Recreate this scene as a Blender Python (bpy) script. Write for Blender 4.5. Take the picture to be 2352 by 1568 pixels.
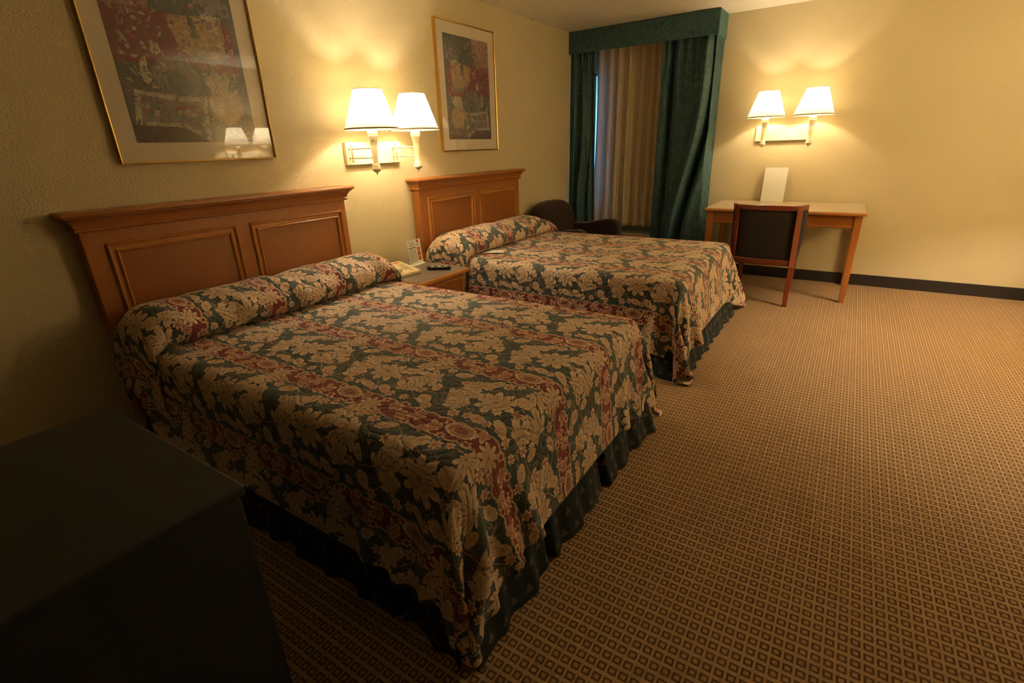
import bpy, bmesh, math, random
import numpy as np
from mathutils import Vector, Matrix
for _o in list(bpy.data.objects): bpy.data.objects.remove(_o)
SC = bpy.context.scene
COL = SC.collection
PI = math.pi
R = math.radians
random.seed(4)

# ------------------------------------------------------------------ camera
cam_d = bpy.data.cameras.new('camera'); cam = bpy.data.objects.new('camera', cam_d); COL.objects.link(cam)
_r = Vector((0.83801678, 0.54468702, -0.03230966)); _d = Vector((0.17321101, -0.32170684, -0.93086124)); _f = Vector((-0.51742228, 0.77448096, -0.36394153))
_M = Matrix((_r, -_d, -_f)).transposed().to_4x4()
_M.translation = Vector((2.75, 0.0, 1.345))
cam.matrix_world = _M
cam_d.sensor_width = 36.0; cam_d.lens = 36.0 * 1141.18 / 2352.0; cam_d.clip_start = 0.02
SC.camera = cam
# ------------------------------------------------------------------ world: blue evening sky outside the window
W = bpy.data.worlds.new('sky'); SC.world = W; W.use_nodes = True
W.node_tree.nodes['Background'].inputs[0].default_value = (0.13, 0.45, 1.0, 1); W.node_tree.nodes['Background'].inputs[1].default_value = 4.5
# ------------------------------------------------------------------ light levels and exposure
BULB_W = 10.0
BULB_C = (1.0, 0.83, 0.60)
SC.cycles.max_bounces = 8
SC.view_settings.view_transform = 'Standard'; SC.view_settings.look = 'None'
SC.view_settings.exposure = 0.88; SC.view_settings.gamma = 1.0; SC.view_settings.use_curve_mapping = False

L_ = 5.71      # window wall
H_ = 2.445     # ceiling
XR = 4.35      # wall opposite the headboards
YF = -2.0      # wall behind the camera

# ------------------------------------------------------------------ node helpers
class NT:
    def __init__(s, tree): s.t = tree; s.N = tree.nodes; s.L = tree.links
    def n(s, typ, **kw):
        x = s.N.new(typ)
        for k, v in kw.items(): setattr(x, k, v)
        return x
    def set(s, sock, v):
        if isinstance(v, bpy.types.NodeSocket): s.L.new(v, sock)
        elif isinstance(v, (tuple, list)) and len(v) == 3 and sock.type == 'RGBA': sock.default_value = (*v, 1)
        else: sock.default_value = v
    def m(s, op, a, b=None, c=None, clamp=False):
        x = s.n('ShaderNodeMath', operation=op, use_clamp=clamp)
        for i, v in enumerate((a, b, c)):
            if v is not None: s.set(x.inputs[i], v)
        return x.outputs[0]
    def mix(s, f, a, b, blend='MIX'):
        x = s.n('ShaderNodeMix', data_type='RGBA', blend_type=blend)
        s.set(x.inputs[0], f); s.set(x.inputs[6], a); s.set(x.inputs[7], b)
        return x.outputs[2]
    def ss(s, v, lo, hi, a=0.0, b=1.0):
        x = s.n('ShaderNodeMapRange', interpolation_type='SMOOTHSTEP')
        for i, q in enumerate((v, lo, hi, a, b)): s.set(x.inputs[i], q)
        return x.outputs[0]
    def noise(s, vec, scale, detail=2.0, rough=0.5, dist=0.0, color=False):
        x = s.n('ShaderNodeTexNoise')
        if vec is not None: s.set(x.inputs['Vector'], vec)
        x.inputs['Scale'].default_value = scale; x.inputs['Detail'].default_value = detail
        x.inputs['Roughness'].default_value = rough; x.inputs['Distortion'].default_value = dist
        return x.outputs['Color' if color else 'Fac']
    def scale(s, vec, sc):
        x = s.n('ShaderNodeVectorMath', operation='MULTIPLY'); s.set(x.inputs[0], vec); x.inputs[1].default_value = sc
        return x.outputs[0]
    def bump(s, h, strength=0.3, dist=0.01, normal=None):
        x = s.n('ShaderNodeBump'); x.inputs['Strength'].default_value = strength; x.inputs['Distance'].default_value = dist
        s.set(x.inputs['Height'], h)
        if normal is not None: s.set(x.inputs['Normal'], normal)
        return x.outputs[0]

def new_mat(name):
    m = bpy.data.materials.new(name); m.use_nodes = True
    return m, NT(m.node_tree), m.node_tree.nodes['Principled BSDF']

def co(nt, kind='Object'): return nt.n('ShaderNodeTexCoord').outputs[kind]

def plain(name, col, rough=0.5, metal=0.0, spec=0.5, coat=0.0, var=0.06, scale=30.0, bump=0.0, sheen=0.0):
    m, nt, p = new_mat(name)
    v = nt.noise(co(nt), scale, 3.0)
    a = tuple(max(0, c * (1 - var)) for c in col); b = tuple(min(1, c * (1 + var)) for c in col)
    nt.set(p.inputs['Base Color'], nt.mix(v, a, b))
    p.inputs['Roughness'].default_value = rough; p.inputs['Metallic'].default_value = metal
    p.inputs['Specular IOR Level'].default_value = spec; p.inputs['Coat Weight'].default_value = coat
    if sheen: p.inputs['Sheen Weight'].default_value = sheen; p.inputs['Sheen Roughness'].default_value = 0.4
    if bump: nt.set(p.inputs['Normal'], nt.bump(v, bump, 0.003))
    return m

# ------------------------------------------------------------------ materials
def wall_mat(name, col, size, strength):
    m, nt, p = new_mat(name)
    c = co(nt)
    n1 = nt.noise(c, size, 3.0, 0.55, 0.3); n2 = nt.noise(c, 1.3, 2.0)
    nt.set(p.inputs['Base Color'], nt.mix(n2, tuple(x * 0.96 for x in col), tuple(min(1, x * 1.03) for x in col)))
    h = nt.ss(n1, 0.38, 0.62)
    nt.set(p.inputs['Normal'], nt.bump(h, strength, 0.004))
    p.inputs['Roughness'].default_value = 0.42; p.inputs['Specular IOR Level'].default_value = 0.35
    return m
M_WALL = wall_mat('painted_textured_wall', (0.635, 0.54, 0.325), 95.0, 0.24)
M_WALLB = wall_mat('painted_smooth_wall', (0.635, 0.54, 0.325), 95.0, 0.07)
M_CEIL = wall_mat('popcorn_ceiling', (0.86, 0.80, 0.67), 70.0, 0.55)

def carpet_mat():
    m, nt, p = new_mat('carpet')
    c = co(nt)
    jit = nt.noise(c, 420.0, 1.0, color=True)
    v = nt.n('ShaderNodeVectorMath', operation='MULTIPLY_ADD')
    nt.set(v.inputs[0], jit); v.inputs[1].default_value = (0.003, 0.003, 0); nt.set(v.inputs[2], c)
    s = nt.n('ShaderNodeSeparateXYZ'); nt.set(s.inputs[0], v.outputs[0])
    px, py = 0.0308, 0.0366
    ax = nt.m('ABSOLUTE', nt.m('WRAP', s.outputs[0], px / 2, -px / 2)); ay = nt.m('ABSOLUTE', nt.m('WRAP', s.outputs[1], py / 2, -py / 2))
    d = nt.m('MAXIMUM', nt.m('DIVIDE', ax, 0.0125), nt.m('DIVIDE', ay, 0.0128))
    ring = nt.m('MULTIPLY', nt.ss(d, 0.46, 0.56), nt.ss(d, 1.02, 0.90))
    tan_ = nt.mix(nt.noise(c, 3.0, 2.0), (0.38, 0.25, 0.140), (0.43, 0.285, 0.16))
    spk = nt.noise(c, 260.0, 2.0)
    inner = nt.mix(nt.ss(spk, 0.35, 0.65), (0.33, 0.215, 0.115), (0.42, 0.28, 0.155))
    base = nt.mix(nt.ss(d, 0.55, 0.7), inner, tan_)
    dark = nt.mix(spk, (0.125, 0.065, 0.028), (0.175, 0.095, 0.042))
    nt.set(p.inputs['Base Color'], nt.mix(ring, base, dark))
    p.inputs['Roughness'].default_value = 0.95; p.inputs['Specular IOR Level'].default_value = 0.1
    nt.set(p.inputs['Normal'], nt.bump(nt.m('SUBTRACT', spk, nt.m('MULTIPLY', ring, 0.6)), 0.5, 0.004))
    return m
M_CARPET = carpet_mat()

def wood_mat(name, c1, c2, rough=0.36, coat=0.10, sc=(3, 3, 30)):
    m, nt, p = new_mat(name)
    c = nt.scale(co(nt), sc)
    n = nt.noise(c, 4.0, 5.0, 0.6, 1.2); n2 = nt.noise(co(nt), 2.5, 2.0)
    col = nt.mix(n, c1, c2)
    col = nt.mix(nt.m('MULTIPLY', n2, 0.35), col, tuple(x * 0.7 for x in c1))
    nt.set(p.inputs['Base Color'], col)
    p.inputs['Roughness'].default_value = rough; p.inputs['Coat Weight'].default_value = coat; p.inputs['Coat Roughness'].default_value = 0.25
    nt.set(p.inputs['Normal'], nt.bump(n, 0.05, 0.002))
    return m
M_OAK = wood_mat('honey_wood', (0.33, 0.112, 0.018), (0.43, 0.160, 0.030), sc=(3, 3, 3))
M_OAKP = wood_mat('honey_wood_panel', (0.27, 0.088, 0.013), (0.34, 0.120, 0.022), sc=(2, 5, 2))
M_OAKL = wood_mat('honey_wood_moulding', (0.46, 0.185, 0.036), (0.56, 0.245, 0.058), rough=0.28, coat=0.3, sc=(3, 3, 3))  # lighter tone: light caught by the moulding beads is put into the colour
M_CHERRY = wood_mat('cherry_wood', (0.17, 0.036, 0.012), (0.25, 0.062, 0.02), rough=0.25, coat=0.5, sc=(20, 20, 3))
M_LAMIN = plain('grey_laminate', (0.20, 0.17, 0.145), 0.30, spec=0.5, var=0.15, scale=45)
M_DLAMIN = plain('desk_laminate', (0.42, 0.33, 0.22), 0.32, spec=0.5, var=0.10, scale=45)
M_CREAM = plain('cream_enamel', (0.80, 0.72, 0.52), 0.28, spec=0.5, coat=0.3, var=0.03)
M_PHONE = plain('cream_plastic', (0.72, 0.62, 0.38), 0.4, var=0.03)
M_PHONEK = plain('cream_plastic_keys', (0.60, 0.52, 0.32), 0.4, var=0.03)
M_BLACK = plain('black_plastic', (0.012, 0.012, 0.013), 0.25, var=0.2)
M_BTN = plain('pale_rubber', (0.62, 0.6, 0.5), 0.5)
M_RED = plain('red_print', (0.50, 0.035, 0.03), 0.5)
M_INK = plain('dark_print', (0.05, 0.055, 0.05), 0.5)
M_INKG = plain('grey_print', (0.26, 0.27, 0.21), 0.6)
M_PAPER = plain('white_card', (0.78, 0.77, 0.68), 0.5, var=0.02)
M_FOOD = plain('food_print', (0.50, 0.14, 0.05), 0.5, var=0.8, scale=140)
M_BRONZE = plain('dark_bronze', (0.03, 0.022, 0.016), 0.4, metal=0.8)
M_GOLD = plain('gold_frame', (0.72, 0.46, 0.13), 0.22, metal=1.0, var=0.05)
M_MAT = plain('picture_mat_board', (0.66, 0.58, 0.46), 0.8, var=0.02)
M_BROWNF = plain('dark_brown_upholstery', (0.028, 0.0125, 0.0105), 0.85, spec=0.25, var=0.2, scale=220, bump=0.15, sheen=0.15)
M_GREYF = plain('charcoal_upholstery', (0.030, 0.022, 0.021), 0.8, spec=0.25, var=0.2, scale=260, bump=0.12, sheen=0.1)
M_DARKBASE = plain('dark_vinyl_base', (0.018, 0.013, 0.010), 0.5)
M_CAB = plain('blackened_green_paint', (0.010, 0.013, 0.012), 0.5, var=0.25, scale=3)
M_AC = plain('beige_metal', (0.52, 0.43, 0.27), 0.45, var=0.04)
M_ACG = plain('grey_grille', (0.20, 0.19, 0.17), 0.45)
M_ALU = plain('window_aluminium', (0.55, 0.56, 0.56), 0.35, metal=0.6)
M_LINEN = plain('white_linen', (0.74, 0.72, 0.66), 0.9, var=0.03)
M_TICK = plain('mattress_ticking', (0.55, 0.53, 0.48), 0.9, var=0.05)

def velvet_mat(name, c1, c2):
    m, nt, p = new_mat(name)
    c = co(nt)
    n = nt.noise(c, 26.0, 4.0, 0.6, 0.8); n2 = nt.noise(c, 160.0, 2.0)
    f = nt.ss(nt.m('ADD', nt.m('MULTIPLY', n, 0.8), nt.m('MULTIPLY', n2, 0.2)), 0.35, 0.65)
    nt.set(p.inputs['Base Color'], nt.mix(f, c1, c2))
    p.inputs['Roughness'].default_value = 0.62; p.inputs['Specular IOR Level'].default_value = 0.35
    p.inputs['Sheen Weight'].default_value = 0.5; p.inputs['Sheen Roughness'].default_value = 0.3; p.inputs['Sheen Tint'].default_value = (0.35, 0.75, 0.68, 1)
    nt.set(p.inputs['Normal'], nt.bump(n, 0.12, 0.006))
    return m
M_VELVET = velvet_mat('green_velvet', (0.030, 0.072, 0.080), (0.062, 0.132, 0.142))

def sheer_mat():
    m, nt, p = new_mat('sheer_cloth')
    p.inputs['Roughness'].default_value = 0.9; p.inputs['Specular IOR Level'].default_value = 0.1
    n = nt.noise(nt.scale(co(nt), (900, 900, 900)), 1.0, 1.0)
    nt.set(p.inputs['Base Color'], nt.mix(n, (0.60, 0.475, 0.29), (0.67, 0.54, 0.34)))
    tr = nt.n('ShaderNodeBsdfTranslucent'); tr.inputs[0].default_value = (0.80, 0.78, 0.74, 1)
    mx = nt.n('ShaderNodeMixShader'); mx.inputs[0].default_value = 0.22
    nt.L.new(p.outputs[0], mx.inputs[1]); nt.L.new(tr.outputs[0], mx.inputs[2])
    nt.L.new(mx.outputs[0], nt.N['Material Output'].inputs[0])
    return m
M_SHEER = sheer_mat()

def shade_mat():
    m, nt, p = new_mat('lampshade_cloth')
    p.inputs['Base Color'].default_value = (0.85, 0.76, 0.55, 1); p.inputs['Roughness'].default_value = 0.8
    n = nt.noise(nt.scale(co(nt), (500, 500, 60)), 1.0, 1.0)
    nt.set(p.inputs['Base Color'], nt.mix(n, (0.82, 0.72, 0.50), (0.90, 0.81, 0.60)))
    tr = nt.n('ShaderNodeBsdfTranslucent'); tr.inputs[0].default_value = (0.95, 0.90, 0.74, 1)
    mx = nt.n('ShaderNodeMixShader'); mx.inputs[0].default_value = 0.22
    nt.L.new(p.outputs[0], mx.inputs[1]); nt.L.new(tr.outputs[0], mx.inputs[2])
    nt.L.new(mx.outputs[0], nt.N['Material Output'].inputs[0])
    return m
M_SHADE = shade_mat()

def bulb_mat():
    m, nt, p = new_mat('lit_bulb')
    p.inputs['Base Color'].default_value = (0.9, 0.85, 0.7, 1)
    p.inputs['Emission Color'].default_value = (1.0, 0.72, 0.38, 1); p.inputs['Emission Strength'].default_value = 6.0
    return m
M_BULB = bulb_mat()

def glass_mat(name, tint=(1, 1, 1), ior=1.45, rough=0.0):
    m, nt, p = new_mat(name)
    t = nt.n('ShaderNodeBsdfTransparent'); t.inputs[0].default_value = (*tint, 1)
    g = nt.n('ShaderNodeBsdfGlossy'); g.inputs['Roughness'].default_value = rough
    lw = nt.n('ShaderNodeLayerWeight'); lw.inputs[0].default_value = 0.5
    f = nt.m('ADD', 0.022, nt.m('MULTIPLY', nt.m('POWER', lw.outputs['Facing'], 5.0), 0.5))
    mx = nt.n('ShaderNodeMixShader'); nt.L.new(f, mx.inputs[0])
    nt.L.new(t.outputs[0], mx.inputs[1]); nt.L.new(g.outputs[0], mx.inputs[2])
    nt.L.new(mx.outputs[0], nt.N['Material Output'].inputs[0]); nt.N.remove(p)
    return m
M_PANE = glass_mat('window_glass'); M_PICGLASS = glass_mat('picture_glass', ior=1.5)

# ---- bedspread: printed flowers on dark green, red floral bands, built only from nodes on the cloth's own metres (UV)
PX, PY = 0.47, 0.375
def motif_group():
    g = bpy.data.node_groups.new('printed_flower', 'ShaderNodeTree')
    I = g.interface
    def inp(n, t, d=None):
        s = I.new_socket(n, in_out='INPUT', socket_type=t)
        if d is not None: s.default_value = d
    inp('UV', 'NodeSocketVector'); inp('Color', 'NodeSocketColor')
    for n in ('CX', 'CY', 'R', 'N', 'Rot', 'Aspect', 'Lobe', 'Fan', 'Serr'): inp(n, 'NodeSocketFloat', 0.0)
    inp('Fill', 'NodeSocketColor'); inp('Edge', 'NodeSocketColor'); inp('Vein', 'NodeSocketColor')
    I.new_socket('Color', in_out='OUTPUT', socket_type='NodeSocketColor')
    I.new_socket('UV', in_out='OUTPUT', socket_type='NodeSocketVector')
    nt = NT(g)
    gi = nt.n('NodeGroupInput').outputs; go = nt.n('NodeGroupOutput')
    s = nt.n('ShaderNodeSeparateXYZ'); nt.L.new(gi['UV'], s.inputs[0])
    dx = nt.m('WRAP', nt.m('SUBTRACT', s.outputs[0], gi['CX']), PX / 2, -PX / 2)
    dy = nt.m('WRAP', nt.m('SUBTRACT', s.outputs[1], gi['CY']), PY / 2, -PY / 2)
    cb = nt.n('ShaderNodeCombineXYZ'); nt.L.new(dx, cb.inputs[0]); nt.L.new(dy, cb.inputs[1])
    vr = nt.n('ShaderNodeVectorRotate', rotation_type='Z_AXIS'); nt.L.new(cb.outputs[0], vr.inputs[0]); nt.L.new(gi['Rot'], vr.inputs['Angle'])
    s2 = nt.n('ShaderNodeSeparateXYZ'); nt.L.new(vr.outputs[0], s2.inputs[0])
    x = s2.outputs[0]; y = nt.m('MULTIPLY', s2.outputs[1], gi['Aspect'])
    r = nt.m('SQRT', nt.m('ADD', nt.m('MULTIPLY', x, x), nt.m('MULTIPLY', y, y)))
    th = nt.m('ARCTAN2', y, x)
    hN = nt.m('MULTIPLY', nt.m('MULTIPLY', gi['N'], 0.5), th)
    k = nt.m('ABSOLUTE', nt.m('COSINE', hN))
    k3 = nt.m('ABSOLUTE', nt.m('COSINE', nt.m('MULTIPLY', hN, 5.0)))
    lobe = nt.m('SUBTRACT', 1.0, nt.m('MULTIPLY', gi['Lobe'], nt.m('SUBTRACT', 1.0, nt.m('POWER', k, 0.8))))
    ser = nt.m('SUBTRACT', 1.0, nt.m('MULTIPLY', gi['Serr'], k3))
    fan = nt.m('ADD', nt.m('SUBTRACT', 1.0, gi['Fan']), nt.m('MULTIPLY', gi['Fan'], nt.m('COSINE', th)))
    Rr = nt.m('MAXIMUM', nt.m('MULTIPLY', nt.m('MULTIPLY', gi['R'], lobe), nt.m('MULTIPLY', ser, fan)), 0.0008)
    d = nt.m('DIVIDE', r, Rr)
    ins = nt.ss(d, 1.03, 0.97); edge = nt.ss(d, 0.76, 0.86)
    vein = nt.m('MULTIPLY', nt.ss(k, 0.20, 0.08), nt.m('MULTIPLY', nt.ss(d, 0.18, 0.3), nt.ss(d, 1.0, 0.8)))
    rib = nt.m('MULTIPLY', nt.ss(k, 0.965, 0.995), nt.m('MULTIPLY', nt.ss(d, 0.25, 0.35), nt.ss(d, 0.62, 0.5)))
    eye = nt.ss(d, 0.16, 0.10)
    c = nt.mix(edge, gi['Fill'], gi['Edge'])
    c = nt.mix(nt.m('MAXIMUM', nt.m('MULTIPLY', vein, 0.85), nt.m('MULTIPLY', nt.m('MAXIMUM', rib, eye), 0.65)), c, gi['Vein'])
    under = nt.mix(nt.m('MULTIPLY', nt.m('MULTIPLY', nt.m('SUBTRACT', 1.11, d), 16.0, clamp=True), 0.75), gi['Color'], DEEP)
    nt.L.new(nt.mix(ins, under, c), go.inputs[0])
    ov = nt.n('ShaderNodeCombineXYZ'); nt.L.new(s.outputs[0], ov.inputs[0]); nt.L.new(s.outputs[1], ov.inputs[1]); nt.L.new(d, ov.inputs[2])
    nt.L.new(ov.outputs[0], go.inputs[1])   # z only orders the evaluation
    return g
DEEP = (0.030, 0.030, 0.024)
G_MOTIF = motif_group()
def bud_group():
    g = bpy.data.node_groups.new('printed_bud', 'ShaderNodeTree')
    I = g.interface
    I.new_socket('UV', in_out='INPUT', socket_type='NodeSocketVector'); I.new_socket('Color', in_out='INPUT', socket_type='NodeSocketColor')
    for n in ('CX', 'CY', 'R', 'N', 'Rot', 'Aspect'): I.new_socket(n, in_out='INPUT', socket_type='NodeSocketFloat')
    for n in ('Fill', 'Edge'): I.new_socket(n, in_out='INPUT', socket_type='NodeSocketColor')
    I.new_socket('Color', in_out='OUTPUT', socket_type='NodeSocketColor'); I.new_socket('UV', in_out='OUTPUT', socket_type='NodeSocketVector')
    nt = NT(g); gi = nt.n('NodeGroupInput').outputs; go = nt.n('NodeGroupOutput')
    s = nt.n('ShaderNodeSeparateXYZ'); nt.L.new(gi['UV'], s.inputs[0])
    dx = nt.m('WRAP', nt.m('SUBTRACT', s.outputs[0], gi['CX']), PX / 2, -PX / 2)
    dy = nt.m('MULTIPLY', nt.m('WRAP', nt.m('SUBTRACT', s.outputs[1], gi['CY']), PY / 2, -PY / 2), gi['Aspect'])
    r = nt.m('SQRT', nt.m('MULTIPLY_ADD', dx, dx, nt.m('MULTIPLY', dy, dy)))
    k = nt.m('ABSOLUTE', nt.m('COSINE', nt.m('MULTIPLY_ADD', nt.m('ARCTAN2', dy, dx), nt.m('MULTIPLY', gi['N'], 0.5), gi['Rot'])))
    d = nt.m('DIVIDE', r, nt.m('MULTIPLY', gi['R'], nt.m('MULTIPLY_ADD', k, 0.45, 0.55)))
    ins = nt.m('MULTIPLY', nt.m('SUBTRACT', 1.04, d), 14.0, clamp=True); edge = nt.m('MULTIPLY', nt.m('SUBTRACT', d, 0.5), 5.0, clamp=True)
    nt.L.new(nt.mix(ins, gi['Color'], nt.mix(edge, gi['Fill'], gi['Edge'])), go.inputs[0])
    ov = nt.n('ShaderNodeCombineXYZ'); nt.L.new(s.outputs[0], ov.inputs[0]); nt.L.new(s.outputs[1], ov.inputs[1]); nt.L.new(d, ov.inputs[2])
    nt.L.new(ov.outputs[0], go.inputs[1])
    return g
G_BUD = bud_group()

TAN = (0.66, 0.495, 0.345); CREAM = (0.78, 0.61, 0.45); PINK = (0.55, 0.27, 0.19); REDC = (0.24, 0.042, 0.034); GREEN = (0.060, 0.095, 0.090); DEEP = (0.030, 0.030, 0.024)
def spread_mat():
    m, nt, p = new_mat('quilted_floral_cloth')
    uv = nt.n('ShaderNodeUVMap').outputs[0]
    wob = nt.noise(uv, 30.0, 2.0, color=True)
    v = nt.n('ShaderNodeVectorMath', operation='MULTIPLY_ADD')
    nt.set(v.inputs[0], wob); v.inputs[1].default_value = (0.012, 0.012, 0); nt.set(v.inputs[2], uv)
    V = v.outputs[0]
    s = nt.n('ShaderNodeSeparateXYZ'); nt.set(s.inputs[0], V); x, y = s.outputs[0], s.outputs[1]
    n1 = nt.noise(uv, 90.0, 2.0)
    green = nt.mix(n1, tuple(c * 0.85 for c in GREEN), tuple(c * 1.2 for c in GREEN))
    col = green
    yw = nt.m('WRAP', y, PY / 2, -PY / 2)
    # swirling stems: thin cream lines following waves and noise contours
    def stem(col, amp, per, off, w, ph, c):
        yy = nt.m('SUBTRACT', nt.m('MODULO', nt.m('ADD', y, PY * 40), PY), nt.m('ADD', off, nt.m('MULTIPLY', nt.m('SINE', nt.m('ADD', nt.m('MULTIPLY', x, 2 * PI / per), ph)), amp)))
        return nt.mix(nt.ss(nt.m('ABSOLUTE', yy), w, w * 0.4), col, c)
    # scroll curls from contour lines of a noise field
    f = nt.noise(uv, 17.0, 0.0, 0.5, 1.2)
    fr = nt.m('ABSOLUTE', nt.m('SUBTRACT', nt.m('FRACT', nt.m('MULTIPLY', f, 7.0)), 0.5))
    curl = nt.m('MULTIPLY', nt.ss(fr, 0.085, 0.03), nt.ss(nt.noise(uv, 24.0, 1.0), 0.50, 0.56))
    col = nt.mix(nt.m('MULTIPLY', curl, 0.75), col, TAN)
    col = stem(col, 0.045, PX, 0.19, 0.0030, 0.3, PINK)
    col = stem(col, 0.030, PX / 2, 0.10, 0.0020, 1.3, TAN)
    col = stem(col, 0.034, PX / 2, 0.28, 0.0020, 4.0, TAN)
    tok = [V]
    def mot(col, cx, cy, r, n, rot=0, asp=1.0, lobe=0.5, fan=0.0, serr=0.10, fill=TAN, edge=CREAM, vein=DEEP):
        g = nt.n('ShaderNodeGroup'); g.node_tree = G_MOTIF
        q0 = tok[0]; tok[0] = g.outputs[1]
        for k, q in (('UV', q0), ('Color', col), ('CX', cx), ('CY', cy), ('R', r), ('N', n), ('Rot', rot), ('Aspect', asp), ('Lobe', lobe), ('Fan', fan), ('Serr', serr), ('Fill', fill), ('Edge', edge), ('Vein', vein)):
            nt.set(g.inputs[k], q)
        return g.outputs[0]
    def bud(col, cx, cy, r, n, rot=0, asp=1.0, fill=CREAM, edge=TAN):
        g = nt.n('ShaderNodeGroup'); g.node_tree = G_BUD
        q0 = tok[0]; tok[0] = g.outputs[1]
        for k, q in (('UV', q0), ('Color', col), ('CX', cx), ('CY', cy), ('R', r), ('N', n), ('Rot', rot), ('Aspect', asp), ('Fill', fill), ('Edge', edge)): nt.set(g.inputs[k], q)
        return g.outputs[0]
    # fillers first
    for cx, cy, r, n in ((0.02, 0.075, 0.021, 6), (0.075, 0.300, 0.022, 7), (0.115, 0.315, 0.016, 6), (0.225, 0.070, 0.020, 6), (0.240, 0.310, 0.021, 7), (0.300, 0.305, 0.020, 6), (0.385, 0.068, 0.020, 7), (0.405, 0.250, 0.021, 6), (0.005, 0.215, 0.021, 6), (0.190, 0.170, 0.019, 7), (0.300, 0.140, 0.020, 6), (0.065, 0.085, 0.018, 6), (0.455, 0.205, 0.019, 7), (0.145, 0.075, 0.017, 6), (0.285, 0.072, 0.018, 7)):
        col = bud(col, cx, cy, r, n, cx * 9, 1.0, PINK, CREAM)
    # big radiating lotus, leaf fans, maple leaves
    col = mot(col, 0.290, 0.235, 0.118, 9, 2.6, 1.05, 0.58, 0.44, 0.12)
    col = mot(col, 0.415, 0.160, 0.118, 7, -0.5, 1.1, 0.58, 0.46, 0.12)
    col = mot(col, 0.250, 0.125, 0.086, 7, -1.9, 1.0, 0.55, 0.42, 0.12)
    col = mot(col, 0.445, 0.270, 0.080, 7, 1.1, 1.0, 0.55, 0.40, 0.12)
    col = mot(col, 0.010, 0.120, 0.074, 7, 3.6, 1.0, 0.55, 0.42, 0.12)
    col = mot(col, 0.175, 0.300, 0.072, 7, 0.4, 1.0, 0.55, 0.40, 0.12)
    col = mot(col, 0.095, 0.190, 0.090, 9, 0.25, 1.12, 0.50, 0.10, 0.10)
    # round scalloped heads, bean shapes, buds
    for cx, cy, r, n, rot, asp in ((0.172, 0.235, 0.032, 13, 0, 1.15), (0.350, 0.100, 0.031, 13, 1, 1.2), (0.030, 0.290, 0.034, 11, 2.2, 1.6), (0.185, 0.085, 0.037, 9, 0.6, 1.9), (0.362, 0.298, 0.037, 9, -0.5, 1.9), (0.105, 0.085, 0.032, 9, 0.3, 1.7), (0.335, 0.180, 0.028, 9, 1.3, 1.6)):
        col = mot(col, cx, cy, r, n, rot, asp, 0.14, 0.0, 0.0, TAN, CREAM, PINK)
        col = bud(col, cx, cy, r * 0.42, 6, rot, 1.2, PINK, TAN)
    colA = col
    # red band with scalloped edges
    sc = nt.m('MULTIPLY', nt.m('ABSOLUTE', nt.m('SINE', nt.m('MULTIPLY', x, PI / (PX / 8)))), 0.009)
    ay = nt.m('ABSOLUTE', yw)
    band = nt.m('SUBTRACT', ay, nt.m('ADD', 0.036, sc))
    col = nt.mix(nt.m('MULTIPLY', nt.ss(band, 0.001, -0.001), 0.95), col, nt.mix(n1, (0.17, 0.034, 0.030), (0.28, 0.062, 0.052)))
    ln = nt.ss(nt.m('ABSOLUTE', band), 0.0048, 0.003)
    col = nt.mix(nt.m('MULTIPLY', ln, 0.8), col, TAN)
    # red band: medallions, daisies, leaves, sprays that spill over its edges
    col = mot(col, 0.10, 0.010, 0.058, 15, 0.08, 1.8, 0.10, 0, 0.0, PINK, CREAM, REDC)
    col = mot(col, 0.10, 0.010, 0.036, 9, 0.08, 1.9, 0.30, 0, 0.0, REDC, TAN, CREAM)
    col = mot(col, 0.222, -0.012, 0.046, 9, 0.3, 1.15, 0.60, 0, 0.0, TAN, CREAM, REDC)
    for cx, cy, rot, r in ((0.30, 0.018, 0.4, 0.046), (0.355, -0.016, -0.5, 0.044), (0.415, 0.014, 2.6, 0.046), (0.165, 0.030, 1.2, 0.036), (0.02, -0.014, -2.2, 0.046), (0.455, -0.034, 0.2, 0.036), (0.275, -0.036, 2.0, 0.034)):
        col = mot(col, cx, cy, r, 5, rot, 1.35, 0.5, 0.3, 0.05, PINK, CREAM, REDC)
    for cx, cy in ((0.25, 0.034), (0.325, 0.040), (0.385, 0.034), (0.39, -0.034), (0.045, 0.030), (0.15, -0.034), (0.06, -0.036)):
        col = bud(col, cx, cy, 0.0165, 6, cx * 20, 1.0, REDC, CREAM)
    # fine drawn lines inside the shapes, so that no area reads flat
    fl = nt.noise(uv, 46.0, 1.0, 0.5, 1.5)
    fl = nt.ss(nt.m('ABSOLUTE', nt.m('SUBTRACT', nt.m('FRACT', nt.m('MULTIPLY', fl, 6.0)), 0.5)), 0.10, 0.04)
    fl = nt.m('MULTIPLY', fl, 0.30)
    p2 = nt.n('ShaderNodeBsdfPrincipled')
    nt.set(p.inputs['Base Color'], nt.mix(fl, colA, PINK)); nt.set(p2.inputs['Base Color'], nt.mix(fl, col, PINK))
    for q in (p, p2):
        q.inputs['Roughness'].default_value = 0.75; q.inputs['Specular IOR Level'].default_value = 0.25; q.inputs['Sheen Weight'].default_value = 0.08
    mx = nt.n('ShaderNodeMixShader'); nt.set(mx.inputs[0], nt.m('LESS_THAN', nt.m('ABSOLUTE', nt.m('WRAP', y, PY / 2, -PY / 2)), 0.080))
    nt.L.new(p.outputs[0], mx.inputs[1]); nt.L.new(p2.outputs[0], mx.inputs[2]); nt.L.new(mx.outputs[0], nt.N['Material Output'].inputs[0])
    # quilting: meandering stitch lines and puckers between them
    q = nt.noise(uv, 8.0, 0.0, 0.5, 0.2)
    st = nt.m('ABSOLUTE', nt.m('SUBTRACT', nt.m('FRACT', nt.m('MULTIPLY', q, 9.0)), 0.5))
    puff = nt.ss(st, 0.0, 0.28)
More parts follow.
